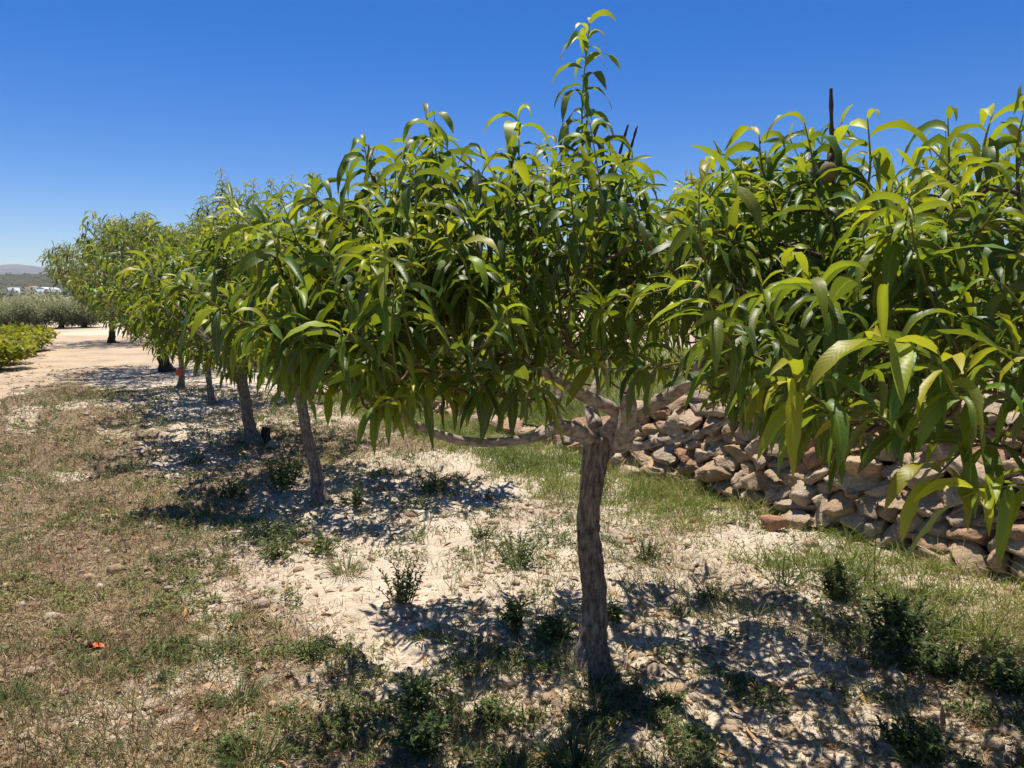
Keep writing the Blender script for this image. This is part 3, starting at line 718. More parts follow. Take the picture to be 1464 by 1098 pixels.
for (uv, h, ra, rb, R, top, sd, lod, tall, lab, lean, ll, bk) in specs:
    b = gpt(*uv)[:2]
    p_, r_ = straight_trunk(b, h, ra, rb, lean, sd)
    tb = b + np.array(lean)
    lm = rand_limbs(tb, 5, h, R, top * 0.9, rb * 0.8, sd + 1)
    lo = 0.62 if lod == 1 else 0.45; zc = (lo + top) / 2; rz = (top - lo) / 2 * 0.95
    n = {1: 84, 2: 105}[lod]
    lobes = []
    r2 = np.random.default_rng(sd)
    if uv[0] in (238, 160): n = int(n * 1.5)
    if uv[0] == 160: lo = 0.25; zc = (lo + top) / 2; rz = (top - lo) / 2 * 0.95
    for k in range(5):
        a = k * 1.2566 + r2.uniform(0, 0.5)
        lobes.append(((tb[0] + math.cos(a) * R * 0.5, tb[1] + math.sin(a) * R * 0.5, zc + r2.normal() * 0.08), (R * 0.52, R * 0.52, rz), int(n * 0.8)))
    lobes.append(((tb[0], tb[1], zc + 0.1), (R * 0.5, R * 0.5, rz * 1.1), n))
    if uv[0] == 460:
        lobes = [((-2.25, 5.95, 1.42), (0.60, 0.42, 0.62), 120), ((-0.75, 6.25, 1.45), (0.6, 0.5, 0.55), 80), ((-1.5, 6.75, 1.5), (0.6, 0.5, 0.55), 74), ((-1.5, 5.5, 1.45), (0.55, 0.38, 0.55), 70), ((-2.2, 6.7, 1.5), (0.5, 0.5, 0.5), 60)]
    hz = {302: [(140, 380, 137, 303, 9.6), (165, 380, 160, 312, 9.8), (205, 375, 206, 304, 9.6), (240, 380, 242, 325, 9.8)], 260: [(312, 330, 316, 240, 12), (330, 340, 336, 268, 12.4), (360, 340, 362, 256, 12.6), (385, 340, 386, 254, 12.4), (410, 330, 418, 250, 12), (440, 330, 446, 248, 11.8), (290, 350, 288, 282, 12.2)]}.get(uv[0], [])
    hz = [H(q[:2], q[2:4], q[4]) for q in hz]
    t_, _ = peach_tree('peach_tree', lab, b, p_, r_, lm, lobes, sd, lod, (0.145, 0.205) if uv[0] > 240 else (0.19, 0.26), hero=hz, tall=tall, mat=M['leaf'] if lod == 1 else M['far_leaf'], bark=bk)
    if uv[0] == 362:
        # old side stump beside the third trunk
        s0 = gpt(380, 630)
        V, Q, C, UV = tube(*smooth_path([s0 - [0, 0, .05], s0 + [0, 0, 0.06], s0 + [0.01, 0, 0.15]], [0.06, 0.052, 0.045], 6), sides=12, rough=0.15, seed=8)
        tag(mesh_obj('tree_stump', V, [Q, C], M['dark_bark']), 'short dark sawn stump at the foot of the third peach trunk', 'stump')
    if uv[0] == 260:
        c = np.array([b[0] - 0.005, b[1] - 0.07, 0.30]); V, Q = stone((0.10, 0.02, 0.11), CS4, 0.95, 0); mesh_obj('orange_tag', V + c, Q, M['orange'], t_)

# ------------------------------------------------------------------ ground cover
rng = np.random.default_rng(77)
def scatter_px(n, u0, u1, v0, v1):
    u = rng.uniform(u0, u1, n); v = v0 + (v1 - v0) * rng.uniform(0, 1, n)
    x = (u - CX) / F; z = -(v - CY) / F; dy = CP + z * SP; dz = -SP + z * CP; t = CAMH / -dz
    return x * t, dy * t
def scatter_w(n, x0, x1, y0, y1): return rng.uniform(x0, x1, n), rng.uniform(y0, y1, n)
def both(n, *a):
    x1, y1 = scatter_px(n // 2, -80, 1560, 510, 1180); x2, y2 = scatter_w(n - n // 2, -8, 3.2, 1.2, 13)
    return np.concatenate([x1, x2]), np.concatenate([y1, y2])
def pts3(x, y, dz=0.0): return np.stack([x, y, ground_z(x, y) + dz], 1)
def clear_track(x, y): return (row_e(x, y) < 3.6) & (wall_d(x, y) > 0.04) & ((row_e(x, y) < 2.1) | (y < 12)) & (y < 15.5)

# dead mown grass lying on the soil
x, y = both(300000); m = litter_mask(x, y)
k = (rng.uniform(0, 1, len(x)) < np.clip(m * 1.25 - 0.12, 0.02, 1)) & clear_track(x, y); x, y = x[k], y[k]
n = len(x); D = np.stack([rng.normal(size=n), rng.normal(size=n), np.abs(rng.normal(size=n)) * 0.7 + 0.1], 1)
dist = np.hypot(x, y)
V, Q, A = blades(pts3(x, y, 0.003), D, rng.uniform(0.025, 0.09, n), 0.0019 + 0.0005 * dist, rng.uniform(0.2, 1.6, n),
                 np.clip(0.30 + 0.75 * (fbm(x * 2.2, y * 2.2, 3, 51) - 0.4) + rng.normal(size=n) * 0.22, 0, 1), 3)
tag(mesh_obj('dry_grass', V, Q, M['dry'], attrs=A, origin=np.zeros(3)), kind='stuff')

# low green weeds creeping through it
x, y = both(56000); g = fbm(x * 1.6, y * 1.6, 4, 61) * 0.45 + fbm(x * 6, y * 6, 3, 62) * 0.55
e = row_e(x, y)
pr = sstep(0.47, 0.66, g) * (0.62 + 0.12 * sstep(0.5, 1.1, e)) * (1 - 0.6 * np.exp(-((x + 0.3) ** 2 / 0.5 + (y - 2.4) ** 2 / 0.5))) * np.where(wall_d(x, y) < 1.3, 0.5, 1)
k = (rng.uniform(0, 1, len(x)) < pr) & clear_track(x, y); x, y = x[k], y[k]
per = 10
cx = np.repeat(x, per) + rng.normal(size=len(x) * per) * 0.022; cy = np.repeat(y, per) + rng.normal(size=len(x) * per) * 0.022
n = len(cx); D = np.stack([rng.normal(size=n), rng.normal(size=n), rng.uniform(0.2, 1.3, n)], 1)
cd = np.hypot(cx, cy)
V, Q, A, UV = leaves(pts3(cx, cy, 0.002) + np.stack([0 * cx, 0 * cx, rng.uniform(0, 0.025, n)], 1), D, rng.uniform(0.016, 0.042, n), rng.uniform(0.006, 0.012, n) * (0.8 + 0.06 * cd), 1.2,
                     np.clip(0.55 + 0.5 * (np.repeat(fbm(x * 1.1, y * 1.1, 3, 66), per) - 0.5) * 2 + rng.normal(size=n) * 0.2, 0, 1), rng.uniform(0, 1, n), n=3, fold=0.3)
tag(mesh_obj('ground_cover', V, Q, M['weed_leaf'], attrs=A, uv=UV, origin=np.zeros(3)), kind='stuff')

# sparse upright dry and green stalks
x, y = both(16000); g = fbm(x * 1.3 + 9, y * 1.3, 3, 63)
k = (rng.uniform(0, 1, len(x)) < sstep(0.4, 0.7, g) * 0.8) & clear_track(x, y) & (row_e(x, y) > -1.4); x, y = x[k], y[k]
per = 4; cx = np.repeat(x, per) + rng.normal(size=len(x) * per) * 0.02; cy = np.repeat(y, per) + rng.normal(size=len(x) * per) * 0.02; n = len(cx)
D = np.stack([rng.normal(size=n) * 0.5, rng.normal(size=n) * 0.5, np.ones(n)], 1)
V, Q, A = blades(pts3(cx, cy), D, rng.uniform(0.05, 0.14, n), 0.0022 + 0.0005 * np.hypot(cx, cy), rng.uniform(0.3, 1.3, n), rng.uniform(0.3, 1.0, n), 4)
tag(mesh_obj('sparse_grass', V, Q, M['tuft'], attrs=A, origin=np.zeros(3)), kind='stuff')

# lush grass band along the foot of the wall
d = rng.uniform(0, 1.6, 110000); a_ = -2.6 + 12.5 * rng.uniform(0, 1, 110000) ** 1.25
x = W0[0] + a_ * ROWD[0] - d * ROWN[0]; y = W0[1] + a_ * ROWD[1] - d * ROWN[1]
lim = 1.05 + 0.5 * (fbm(x * 1.5, y * 1.5, 3, 71) - 0.5)
pr = (1 - sstep(lim - 0.35, lim + 0.15, d)) * (0.3 + 1.3 * fbm(x * 2.5, y * 2.5, 3, 73))
gap = np.exp(-(((x - 1.68) / 0.42) ** 2 + ((y - 4.75) / 0.42) ** 2)); pr = pr * (1 - 1.15 * np.clip(gap * 1.3, 0, 0.86))
k = (rng.uniform(0, 1, len(x)) < pr * 0.8) & (d > -0.02); x, y = x[k], y[k]; n = len(x)
cl = sstep(0.35, 0.7, fbm(x * 5.5, y * 5.5, 3, 75)); hv = 0.4 + 1.0 * cl + 0.5 * (rng.uniform(0, 1, n) > 0.95)
D = np.stack([rng.normal(size=n) * 0.6, rng.normal(size=n) * 0.6, np.ones(n)], 1)
V, Q, A = blades(pts3(x, y, -0.003), D, rng.uniform(0.06, 0.19, n) * hv, 0.0034 + 0.0004 * np.hypot(x, y), rng.uniform(0.4, 1.8, n),
                 np.clip(0.5 + 1.3 * (fbm(x * 2.4, y * 2.4, 3, 79) - 0.5) + rng.normal(size=n) * 0.24, 0, 1), 4)
tag(mesh_obj('grass', V, Q, M['grass'], attrs=A, origin=np.zeros(3)), kind='stuff')

# dry grass and weeds along the terrace edge
nT = 120000; d = rng.uniform(0.42, 1.0, nT) * rng.choice([1, 1.5, 3.5, 8], nT); a_ = -3 + 16 * rng.uniform(0, 1, nT)
x = W0[0] + a_ * ROWD[0] + d * ROWN[0]; y = W0[1] + a_ * ROWD[1] + d * ROWN[1]
zt = WALLH * (1 - 0.88 * sstep(1.6, 4.9, a_)) - 0.06 + 0.22 * sstep(0.4, 1.7, d) + 0.012 * d + 0.12 * (fbm(x * 1.3, y * 1.3, 4, 41) - 0.5)
k = rng.uniform(0, 1, nT) < 0.45 * sstep(0.4, 0.62, fbm(x * 1.5, y * 1.5, 3, 91)) + 0.8 * sstep(1.0, 2.6, a_); x, y, zt = x[k], y[k], zt[k]; n = len(x)
D = np.stack([rng.normal(size=n) * 0.6, rng.normal(size=n) * 0.6, np.ones(n)], 1)
V, Q, A = blades(np.stack([x, y, zt], 1), D, rng.uniform(0.06, 0.26, n) * (0.7 + 0.7 * fbm(x * 3, y * 3, 2, 93)), 0.004 + 0.0006 * np.hypot(x, y), rng.uniform(0.4, 1.8, n), np.clip(0.5 + 0.8 * (fbm(x, y, 3, 95) - 0.5) + rng.normal(size=n) * 0.3, 0, 1), 4)
tag(mesh_obj('terrace_grass', V, Q, M['grass'], attrs=A, origin=np.zeros(3)), kind='stuff')

# crumbs of limestone
x, y = both(44000); k = clear_track(x, y) & (rng.uniform(0, 1, len(x)) < 0.25 + 0.9 * (fbm(x * 2.1, y * 2.1, 3, 81) > 0.5)); x, y = x[k], y[k]
S = nrm(CS2[0]) ; nv = len(S); n = len(x)
sz = np.exp(rng.normal(size=n) * 0.65) * 0.0062
sz = np.clip(sz, 0.003, 0.045)
VV = (S[None] * (1 + 0.5 * (rng.uniform(0, 1, (n, nv, 1)) - 0.5))) * sz[:, None, None] * np.stack([rng.uniform(0.8, 1.6, n), rng.uniform(0.8, 1.4, n), rng.uniform(0.5, 0.9, n)], 1)[:, None] + pts3(x, y)[:, None]
QQ = (np.arange(n)[:, None, None] * nv + CS2[1][None]).reshape(-1, 4)
x2, y2 = scatter_px(5000, -60, 330, 470, 640); k = (row_e(x2, y2) > 1.6) & (y2 < 45); x2, y2 = x2[k], y2[k]; n2 = len(x2)
s2 = np.clip(np.exp(rng.normal(size=n2) * 0.6) * 0.007, 0.004, 0.035) * (0.6 + y2 / 25)
V2 = (S[None] * (1 + 0.5 * (rng.uniform(0, 1, (n2, nv, 1)) - 0.5))) * s2[:, None, None] * np.array([1.2, 1.1, 0.6]) + np.stack([x2, y2, 0 * x2 + 0.022], 1)[:, None]
VV = np.concatenate([VV, V2]); n = n + n2; QQ = (np.arange(n)[:, None, None] * nv + CS2[1][None]).reshape(-1, 4)
tag(mesh_obj('gravel', VV.reshape(-1, 3), QQ, M['stone'], attrs={'rnd': np.repeat(rng.uniform(0.1, 0.95, n), nv)}, origin=np.zeros(3), smooth=False), kind='stuff')

# fallen leaves under the trees
x, y = both(1500); k = (np.abs(row_e(x, y)) < 1.6) & clear_track(x, y); x, y = x[k], y[k]; n = len(x)
D = np.stack([rng.normal(size=n), rng.normal(size=n), rng.uniform(-0.05, 0.3, n)], 1)
V, Q, A, UV = leaves(pts3(x, y, 0.008), D, rng.uniform(0.05, 0.11, n), rng.uniform(0.012, 0.024, n), 0.6, 0.5, rng.uniform(0, 1, n), n=5, fold=0.6)
tag(mesh_obj('leaf_litter', V, Q, M['litter_leaf'], attrs=A, uv=UV, origin=np.zeros(3)), kind='stuff')

# ------------------------------------------------------------------ single weeds
def bushy(u, v, hpx, wpx, label, ns=14, leaf=0.035, age=0.25, up=1.0, seed=0, name='weed'):
    global rng
    rng = np.random.default_rng(900 + seed)
    c = gpt(u, v); c[2] = float(ground_z(c[0], c[1])); dist = c[1] * 1.04
    h = hpx / F * dist; w = wpx / F * dist * 1.15; ns = int(ns * 1.25); leaf = leaf * 1.15
    root = empty(name, c, label, 'weed')
    st = Acc(); LP = []; LD = []; LL = []
    for k in range(ns):
        a = rng.uniform(0, 6.28); rr = w * 0.5 * rng.uniform(0.1, 1) ; hh = h * rng.uniform(0.45, 1.0) * (1 - 0.35 * (rr / (w * 0.5)))
        b = c + np.array([math.cos(a), math.sin(a), 0]) * rr * 0.35; t = c + np.array([math.cos(a) * rr, math.sin(a) * rr, hh])
        mid = (b + t) / 2 + np.array([rng.normal() * 0.01, rng.normal() * 0.01, 0.15 * hh])
        PP, RR = smooth_path([b - [0, 0, 0.01], mid, t], [0.003, 0.0022, 0.001], 5); add_tube(st, PP, RR, 4)
        nl = max(7, int(np.linalg.norm(t - b) / 0.009)); arc = np.linspace(0, 1, len(PP))
        for q in range(nl):
            f = 0.15 + 0.85 * q / nl; LP.append([np.interp(f, arc, PP[:, i]) for i in range(3)])
            aa = q * 2.4 + rng.uniform(0, 0.6); LD.append([math.cos(aa), math.sin(aa), rng.uniform(0.2, 1.2) * up]); LL.append(leaf * (1.1 - 0.6 * f) * rng.uniform(0.7, 1.2))
    LL = np.array(LL); n = len(LL)
    V, Q, A, UV = leaves(np.array(LP), np.array(LD), LL, LL * rng.uniform(0.28, 0.42, n), 1.0, np.clip(age + rng.normal(size=n) * 0.15, 0, 1), rng.uniform(0, 1, n), n=4, fold=0.3)
    mesh_obj('foliage', V, Q, M['weed_leaf'], root, attrs=A, uv=UV); st.build('stem', M['stem'], root)
def tuft(u, v, hpx, wpx, label, nb=160, seed=0, tint=0.4, name='grass_tuft'):
    global rng
    rng = np.random.default_rng(700 + seed)
    c = gpt(u, v); c[2] = float(ground_z(c[0], c[1])); dist = c[1] * 1.04; h = hpx / F * dist; w = wpx / F * dist
    a = rng.uniform(0, 6.28, nb); r = rng.uniform(0, 1, nb) ** 0.7 * w * 0.28
    P = c + np.stack([np.cos(a) * r, np.sin(a) * r, 0 * a - 0.005], 1)
    D = np.stack([np.cos(a) * rng.uniform(0.1, 0.9, nb), np.sin(a) * rng.uniform(0.1, 0.9, nb), np.ones(nb)], 1)
    V, Q, A = blades(P, D, h * rng.uniform(0.6, 1.25, nb), rng.uniform(0.003, 0.006, nb), rng.uniform(0.6, 2.2, nb), np.clip(tint + rng.normal(size=nb) * 0.25, 0, 1), 6)
    tag(mesh_obj(name, V, Q, M['tuft'], attrs=A, origin=c), label, 'grass tuft')

bushy(575, 862, 85, 62, 'tall dark green weed standing in sun left of the foreground trunk', 18, 0.034, 0.1, 1.4, 1)
bushy(445, 938, 40, 70, 'low rounded dark weed left of the tall upright weed', 16, 0.024, 0.12, 1, 2)
bushy(738, 800, 62, 95, 'wide green weed on bare soil up-left of the foreground trunk', 22, 0.03, 0.3, 1, 3)
bushy(405, 700, 62, 75, 'leafy green weed just left of the slim second trunk', 18, 0.05, 0.35, 1, 4)
bushy(385, 778, 40, 110, 'broad mixed weed patch below the slim second trunk', 22, 0.035, 0.35, 1, 5)
bushy(1275, 915, 80, 170, 'large weed toned dark like shaded grass near the stone wall', 34, 0.045, 0.15, 1.2, 6)  # dark leaf tone stands in for shade over mixed grasses
bushy(1310, 1075, 75, 110, 'dark shaded weed in the bottom right corner area', 26, 0.045, 0.18, 1.1, 7)
bushy(735, 905, 55, 60, 'pale green leafy weed in dappled shade beside the foreground trunk', 14, 0.045, 0.6, 1, 8)
bushy(790, 915, 50, 80, 'dark leafy weed touching the left side of the foreground trunk', 18, 0.045, 0.15, 1, 9)
bushy(590, 1005, 60, 90, 'dark trailing weed in the left part of the crown shadow', 20, 0.04, 0.12, 1, 10)
bushy(605, 1070, 70, 110, 'dark bushy weed near the bottom of the photo in shade', 24, 0.04, 0.2, 1, 11)
bushy(878, 890, 50, 26, 'small leafy sucker growing at the right of the foreground trunk', 5, 0.05, 0.3, 1, 12)
bushy(1097, 800, 35, 14, 'single thin upright seedling on the bare pale patch', 3, 0.026, 0.5, 1.4, 13)
bushy(300, 1005, 26, 60, 'flat green weed with a yellow flower beside pale pebbles', 10, 0.025, 0.5, 1, 14)
bushy(505, 720, 42, 60, 'shaded green weed just right of the slim second trunk', 14, 0.04, 0.3, 1, 15)
bushy(1120, 830, 45, 90, 'thin greyish weed on the bare patch before the wall', 16, 0.022, 0.5, 1.4, 16)
bushy(325, 1075, 34, 70, 'green spreading weed at the bottom left of the photo', 16, 0.03, 0.4, 1, 17)
bushy(1440, 980, 70, 90, 'broad-leaved weed at the right edge below the wall', 22, 0.05, 0.45, 1, 18)
bushy(330, 705, 36, 60, 'dark low weed in the shade patch left of the second trunk', 18, 0.04, 0.15, 1, 21)
bushy(395, 800, 34, 70, 'green weed on pale soil below the broad mixed weed patch', 18, 0.035, 0.5, 1, 22)
bushy(455, 790, 36, 60, 'yellow-green weed to the right of the broad mixed weed patch', 16, 0.035, 0.7, 1, 23)
bushy(280, 660, 24, 60, 'small dark weed between the third trunk and the bright tuft', 14, 0.035, 0.2, 1, 24)
bushy(620, 700, 34, 70, 'dark weed in the shadow between second and foreground trunks', 18, 0.04, 0.15, 1, 25)
bushy(690, 760, 30, 50, 'small green weed at the edge of the shadow behind the foreground trunk', 14, 0.03, 0.4, 1, 26)
bushy(925, 790, 46, 60, 'thin dark weed in shade right of the foreground trunk', 14, 0.03, 0.2, 1.3, 27)
bushy(700, 1020, 40, 70, 'low green weed in dappled shade below-left of the foreground trunk', 16, 0.04, 0.4, 1, 28)
bushy(1015, 850, 30, 60, 'low dark weed at the far edge of the crown shadow', 14, 0.03, 0.25, 1, 29)
bushy(960, 1010, 24, 50, 'small weed on sunlit soil right of the foreground trunk', 8, 0.03, 0.5, 1, 30)
bushy(1200, 850, 60, 90, 'dark weed left of the large dark-toned weed near the wall', 24, 0.04, 0.2, 1.2, 31)
bushy(1360, 960, 60, 110, 'dark shaded weed between the large dark-toned weed and the right edge', 26, 0.04, 0.3, 1.1, 32)
tuft(340, 1000, 55, 90, 'grey-green spiky grass tuft on dry mown ground', 170, 1, 0.35)
tuft(360, 1090, 60, 120, 'large grey-green grass tuft cut by the bottom edge, left of centre', 200, 2, 0.4)
tuft(820, 1098, 70, 120, 'shaded grass tuft at the bottom edge below the foreground trunk', 220, 3, 0.3)
tuft(185, 672, 26, 34, 'small bright green grass tuft alone on brown ground', 90, 4, 0.75)
tuft(495, 815, 40, 60, 'yellowish green grass tuft on pale soil', 130, 5, 0.85)
tuft(15, 1000, 50, 60, 'grass tuft cut by the left edge of the photo', 120, 6, 0.5)
tuft(1165, 790, 40, 30, 'sparse thin dry grass tuft at the edge of the bare patch', 40, 7, 0.9)
tuft(850, 985, 40, 100, 'dry and green grass tuft around the base of the foreground trunk', 110, 8, 0.75)
# tall seed stalk in the grass by the wall
rng = np.random.default_rng(5)
c = gpt(1250, 850)
P, R = smooth_path([c, at(1251, 790, c[1]), at(1254, 735, c[1])], [0.003, 0.0025, 0.0015], 6)
stalk = Acc(); add_tube(stalk, P, R, 5)
P, R = smooth_path([at(1254, 735, c[1]), at(1254, 728, c[1]), at(1255, 716, c[1])], [0.004, 0.008, 0.003], 4); add_tube(stalk, P, R, 6, rough=0.3)
tag(stalk.build('seed_stalk', M['twig']), 'thin dark seed stalk rising above the large dark-toned weed', 'stalk')

# loose stones, fallen leaf, orange scrap
for k, (u, v, s, lab) in enumerate([(1105, 752, (0.20, 0.15, 0.12), 'flat reddish stone fallen at the left end of the clear wall foot'), (1135, 748, (0.24, 0.18, 0.15), 'large tan stone leaning on the wall foot by the bare patch'),
                                    (1302, 842, (0.17, 0.12, 0.08), 'small tan stone fallen in the grass below the wall'), (900, 680, (0.25, 0.2, 0.14), 'pale boulder lying in green grass just right of the foreground trunk'),
                                    (395, 640, (0.16, 0.12, 0.08), 'pale chunky stone near the dark stump'), (245, 958, (0.03, 0.025, 0.02), 'pale yellowish pebble on brown ground left of the spiky tuft'), (231, 1014, (0.06, 0.03, 0.025), 'small reddish brick fragment on the dry ground')]):
    c = gpt(u, v); V, Q = stone(s, CS6, 0.5, 8); V = rotz(V, rng.uniform(0, 3)); V = V + [c[0], c[1], float(ground_z(c[0], c[1])) + s[2] * 0.32]
    tag(mesh_obj('loose_stone', V, Q, M['stone'], attrs={'rnd': np.full(len(V), 1.0 if k in (0, 6) else rng.uniform(0.2, 0.9))}), lab, 'stone')
c = gpt(132, 925); c[2] = float(ground_z(c[0], c[1])) + 0.015
V, Q, A, UV = leaves(np.array([c, c + [0.01, 0, 0.004], c + [0, 0.01, 0]]), np.array([[1, .3, .4], [-.9, .3, .1], [.3, 1, .35]]), [0.06, 0.05, 0.05], [0.032, 0.028, 0.03], 0.6, 0.5, 0.5, n=6, fold=0.5)
tag(mesh_obj('orange_scrap', V, Q, M['orange'], origin=c), 'crumpled bright orange scrap lying on the dry grass', 'litter')

# ------------------------------------------------------------------ far left: vines, olives, houses, hills
def leaf_cloud(c, r, n, L, W, rs, lod=3, age=(0.1, 0.9), lumps=7):
    """clumpy leaf volume"""
    cs = nrm(rs.normal(size=(lumps, 3))) * np.array(r) * 0.55 + c
    k = rs.integers(0, lumps, n)
    d = nrm(rs.normal(size=(n, 3))) * (rs.uniform(0, 1, (n, 1)) ** 0.45)
    P = cs[k] + d * np.array(r) * 0.52
    D = nrm(d + rs.normal(size=(n, 3)) * 0.6 + [0, 0, 0.3])
    return leaves(P, D, rs.uniform(0.7, 1.2, n) * L, rs.uniform(0.8, 1.2, n) * W, 1.0, rs.uniform(age[0], age[1], n), rs.uniform(0, 1, n), n=lod, fold=0.3)
vine_labels = ['leftmost yellow-green grapevine, cut off by the left edge beside the track', 'second grapevine from the left in the low row', 'third grapevine from the left in the low row', 'rightmost grapevine, at the end of the low row by the pale track']
for k, (u, v) in enumerate([(-34, 531), (-14, 521), (6, 511), (24, 503)]):
    c = gpt(u, v); rs = np.random.default_rng(60 + k); rng = rs
    c[2] = float(ground_f(c[0], c[1]))
    vn = empty('grapevine', c, vine_labels[k], 'grapevine', 'grapevines in the row beside the track')
    V, Q, A, UV = leaf_cloud(c + [0, 0, 0.42], (1.05, 1.05, 0.36), 2600, 0.12, 0.11, rs, 3, (0.2, 1.0), lumps=14)
    mesh_obj('foliage', V, Q, M['vine_leaf'], vn, attrs=A, uv=UV)
    V, Q, C, UV = tube(*smooth_path([c - [0, 0, .05], c + [0.03, 0, 0.25], c + [0, 0, 0.55]], [0.04, 0.03, 0.025], 4), sides=8, rough=0.2, seed=k); mesh_obj('trunk', V, [Q, C], M['dark_bark'], vn)
olive_labels = ['leftmost olive tree, cut by the left edge of the photo', 'second olive tree from the left behind the grapevines', 'third olive tree from the left behind the grapevines', 'olive tree with a visible dark trunk on the pale field', 'rightmost olive tree, partly hidden by peach leaves']
for k, (u, v, w) in enumerate([(-18, 472, 55), (20, 472, 55), (52, 470, 50), (87, 469, 50), (120, 468, 46)]):
    c = gpt(u, v); rs = np.random.default_rng(80 + k); rng = rs; c[2] = float(ground_f(c[0], c[1]))
    ot = empty('olive_tree', c, olive_labels[k], 'olive tree', 'olive trees beyond the track')
    r = w / 2 / F * c[1] * 1.3
    V, Q, A, UV = leaf_cloud(c + [0, 0, 0.78], (r, r, 0.72), 7500, 0.14, 0.04, rs, 3, lumps=16)
    mesh_obj('crown', V, Q, M['olive_leaf'], ot, attrs=A, uv=UV)
    V, Q, C, UV = tube(*smooth_path([c - [0, 0, .1], c + [0.06, 0, 0.3], c + [-0.05, 0, 0.8], c + [0.1, 0, 1.1]], [0.16, 0.12, 0.1, 0.05], 5), sides=10, rough=0.25, seed=k); mesh_obj('trunk', V, [Q, C], M['dark_bark'], ot)

# a farther grove that reads as one grey-green mass
rs = np.random.default_rng(97); rng = rs; acc = Acc()
for k in range(150):
    yy = rs.uniform(70, 330); uu = rs.uniform(-500, 260)
    c = np.array([(uu - CX) / F * yy, yy, -1.2 * float(sstep(60, 140, yy)) + max(0, (yy - 150) * 0.008)])
    V, Q, A, UV = leaf_cloud(c + [0, 0, 1.2], (2.0, 2.0, 1.1), 260, 0.5, 0.22, rs, 3, lumps=6)
    acc.add(V, Q, A, UV)
tag(acc.build('olive_grove', M['olive_leaf'], origin=np.zeros(3)), kind='stuff')

def hill_material(name, stops, sc):
    m, nt, b = new_mat(name)
    g = N(nt, 'ShaderNodeNewGeometry').outputs['Position']; n1 = noise(nt, sc, 8, 0.7, g)
    r = ramp(nt, stops); nt.links.new(n1.outputs[0], r.inputs[0]); nt.links.new(r.outputs[0], b.inputs['Base Color']); b.inputs['Roughness'].default_value = 1.0; b.inputs['Specular IOR Level'].default_value = 0
    return m
M['hill'] = hill_material('scrub_hill', [(0.40, (0.035, 0.04, 0.022)), (0.55, (0.07, 0.07, 0.042)), (0.65, (0.14, 0.12, 0.08)), (0.78, (0.26, 0.21, 0.15))], 0.03)
M['mountain'] = hill_material('mountain_rock', [(0.35, (0.05, 0.06, 0.06)), (0.6, (0.13, 0.125, 0.115))], 0.004)
xs = np.linspace(-3200, 2600, 240); ys = np.concatenate([np.linspace(150, 1000, 40), np.linspace(1030, 2300, 60)])
X, Y = np.meshgrid(xs, ys)
def hill_z(X, Y):
    base = -2.2 + 8.6 * sstep(150, 900, Y)
    return base + (40 + 17 * fbm(X * 0.004 + 3, Y * 0.0012, 4, 7)) * sstep(1000, 1850, Y) - 26 * sstep(1900, 2300, Y) + 3.5 * sstep(700, 1300, Y) * (fbm(X * 0.02, Y * 0.02, 3, 5) - 0.5)
Z = hill_z(X, Y); nx, ny = len(xs), len(ys); i = np.arange(ny - 1)[:, None] * nx + np.arange(nx - 1)[None]
tag(mesh_obj('hills', np.stack([X, Y, Z], -1).reshape(-1, 3), np.stack([i, i + 1, i + nx + 1, i + nx], -1).reshape(-1, 4), M['hill'], origin=np.zeros(3)), kind='structure')
xs = np.linspace(-9000, 6000, 300); ys = np.linspace(5200, 7800, 40); X, Y = np.meshgrid(xs, ys)
ridge = 218 + 55 * np.exp(-((X + 4220) / 120) ** 2) + 42 * np.exp(-((X + 4040) / 90) ** 2) + 34 * (fbm(X * 0.006, Y * 0 + 2, 5, 15) - 0.5)
Z = ridge * np.exp(-((Y - 6300) / 800) ** 2) * 1.0 - 2
nx, ny = len(xs), len(ys); i = np.arange(ny - 1)[:, None] * nx + np.arange(nx - 1)[None]
tag(mesh_obj('mountains', np.stack([X, Y, Z], -1).reshape(-1, 3), np.stack([i, i + 1, i + nx + 1, i + nx], -1).reshape(-1, 4), M['mountain'], origin=np.zeros(3)), kind='structure')
# scrub and trees on the valley floor, around the houses and up the hill
rs = np.random.default_rng(98); rng = rs; acc = Acc()
for k in range(420):
    yy = rs.uniform(480, 1750) ; uu = rs.uniform(-120, 240)
    xx = (uu - CX) / F * yy; c = np.array([xx, yy, float(hill_z(np.array([xx]), np.array([yy]))[0])])
    s = rs.uniform(1.5, 3.6)
    if 560 < yy < 840 and -5 < uu < 100: continue
    V, Q, A, UV = leaf_cloud(c + [0, 0, s * 0.7], (s * 1.2, s * 1.2, s), 90, 1.9, 1.1, rs, 3, (0.0, 0.5), lumps=5); acc.add(V, Q, A, UV)
tag(acc.build('distant_scrub', M['olive_leaf'], origin=np.zeros(3)), kind='stuff')

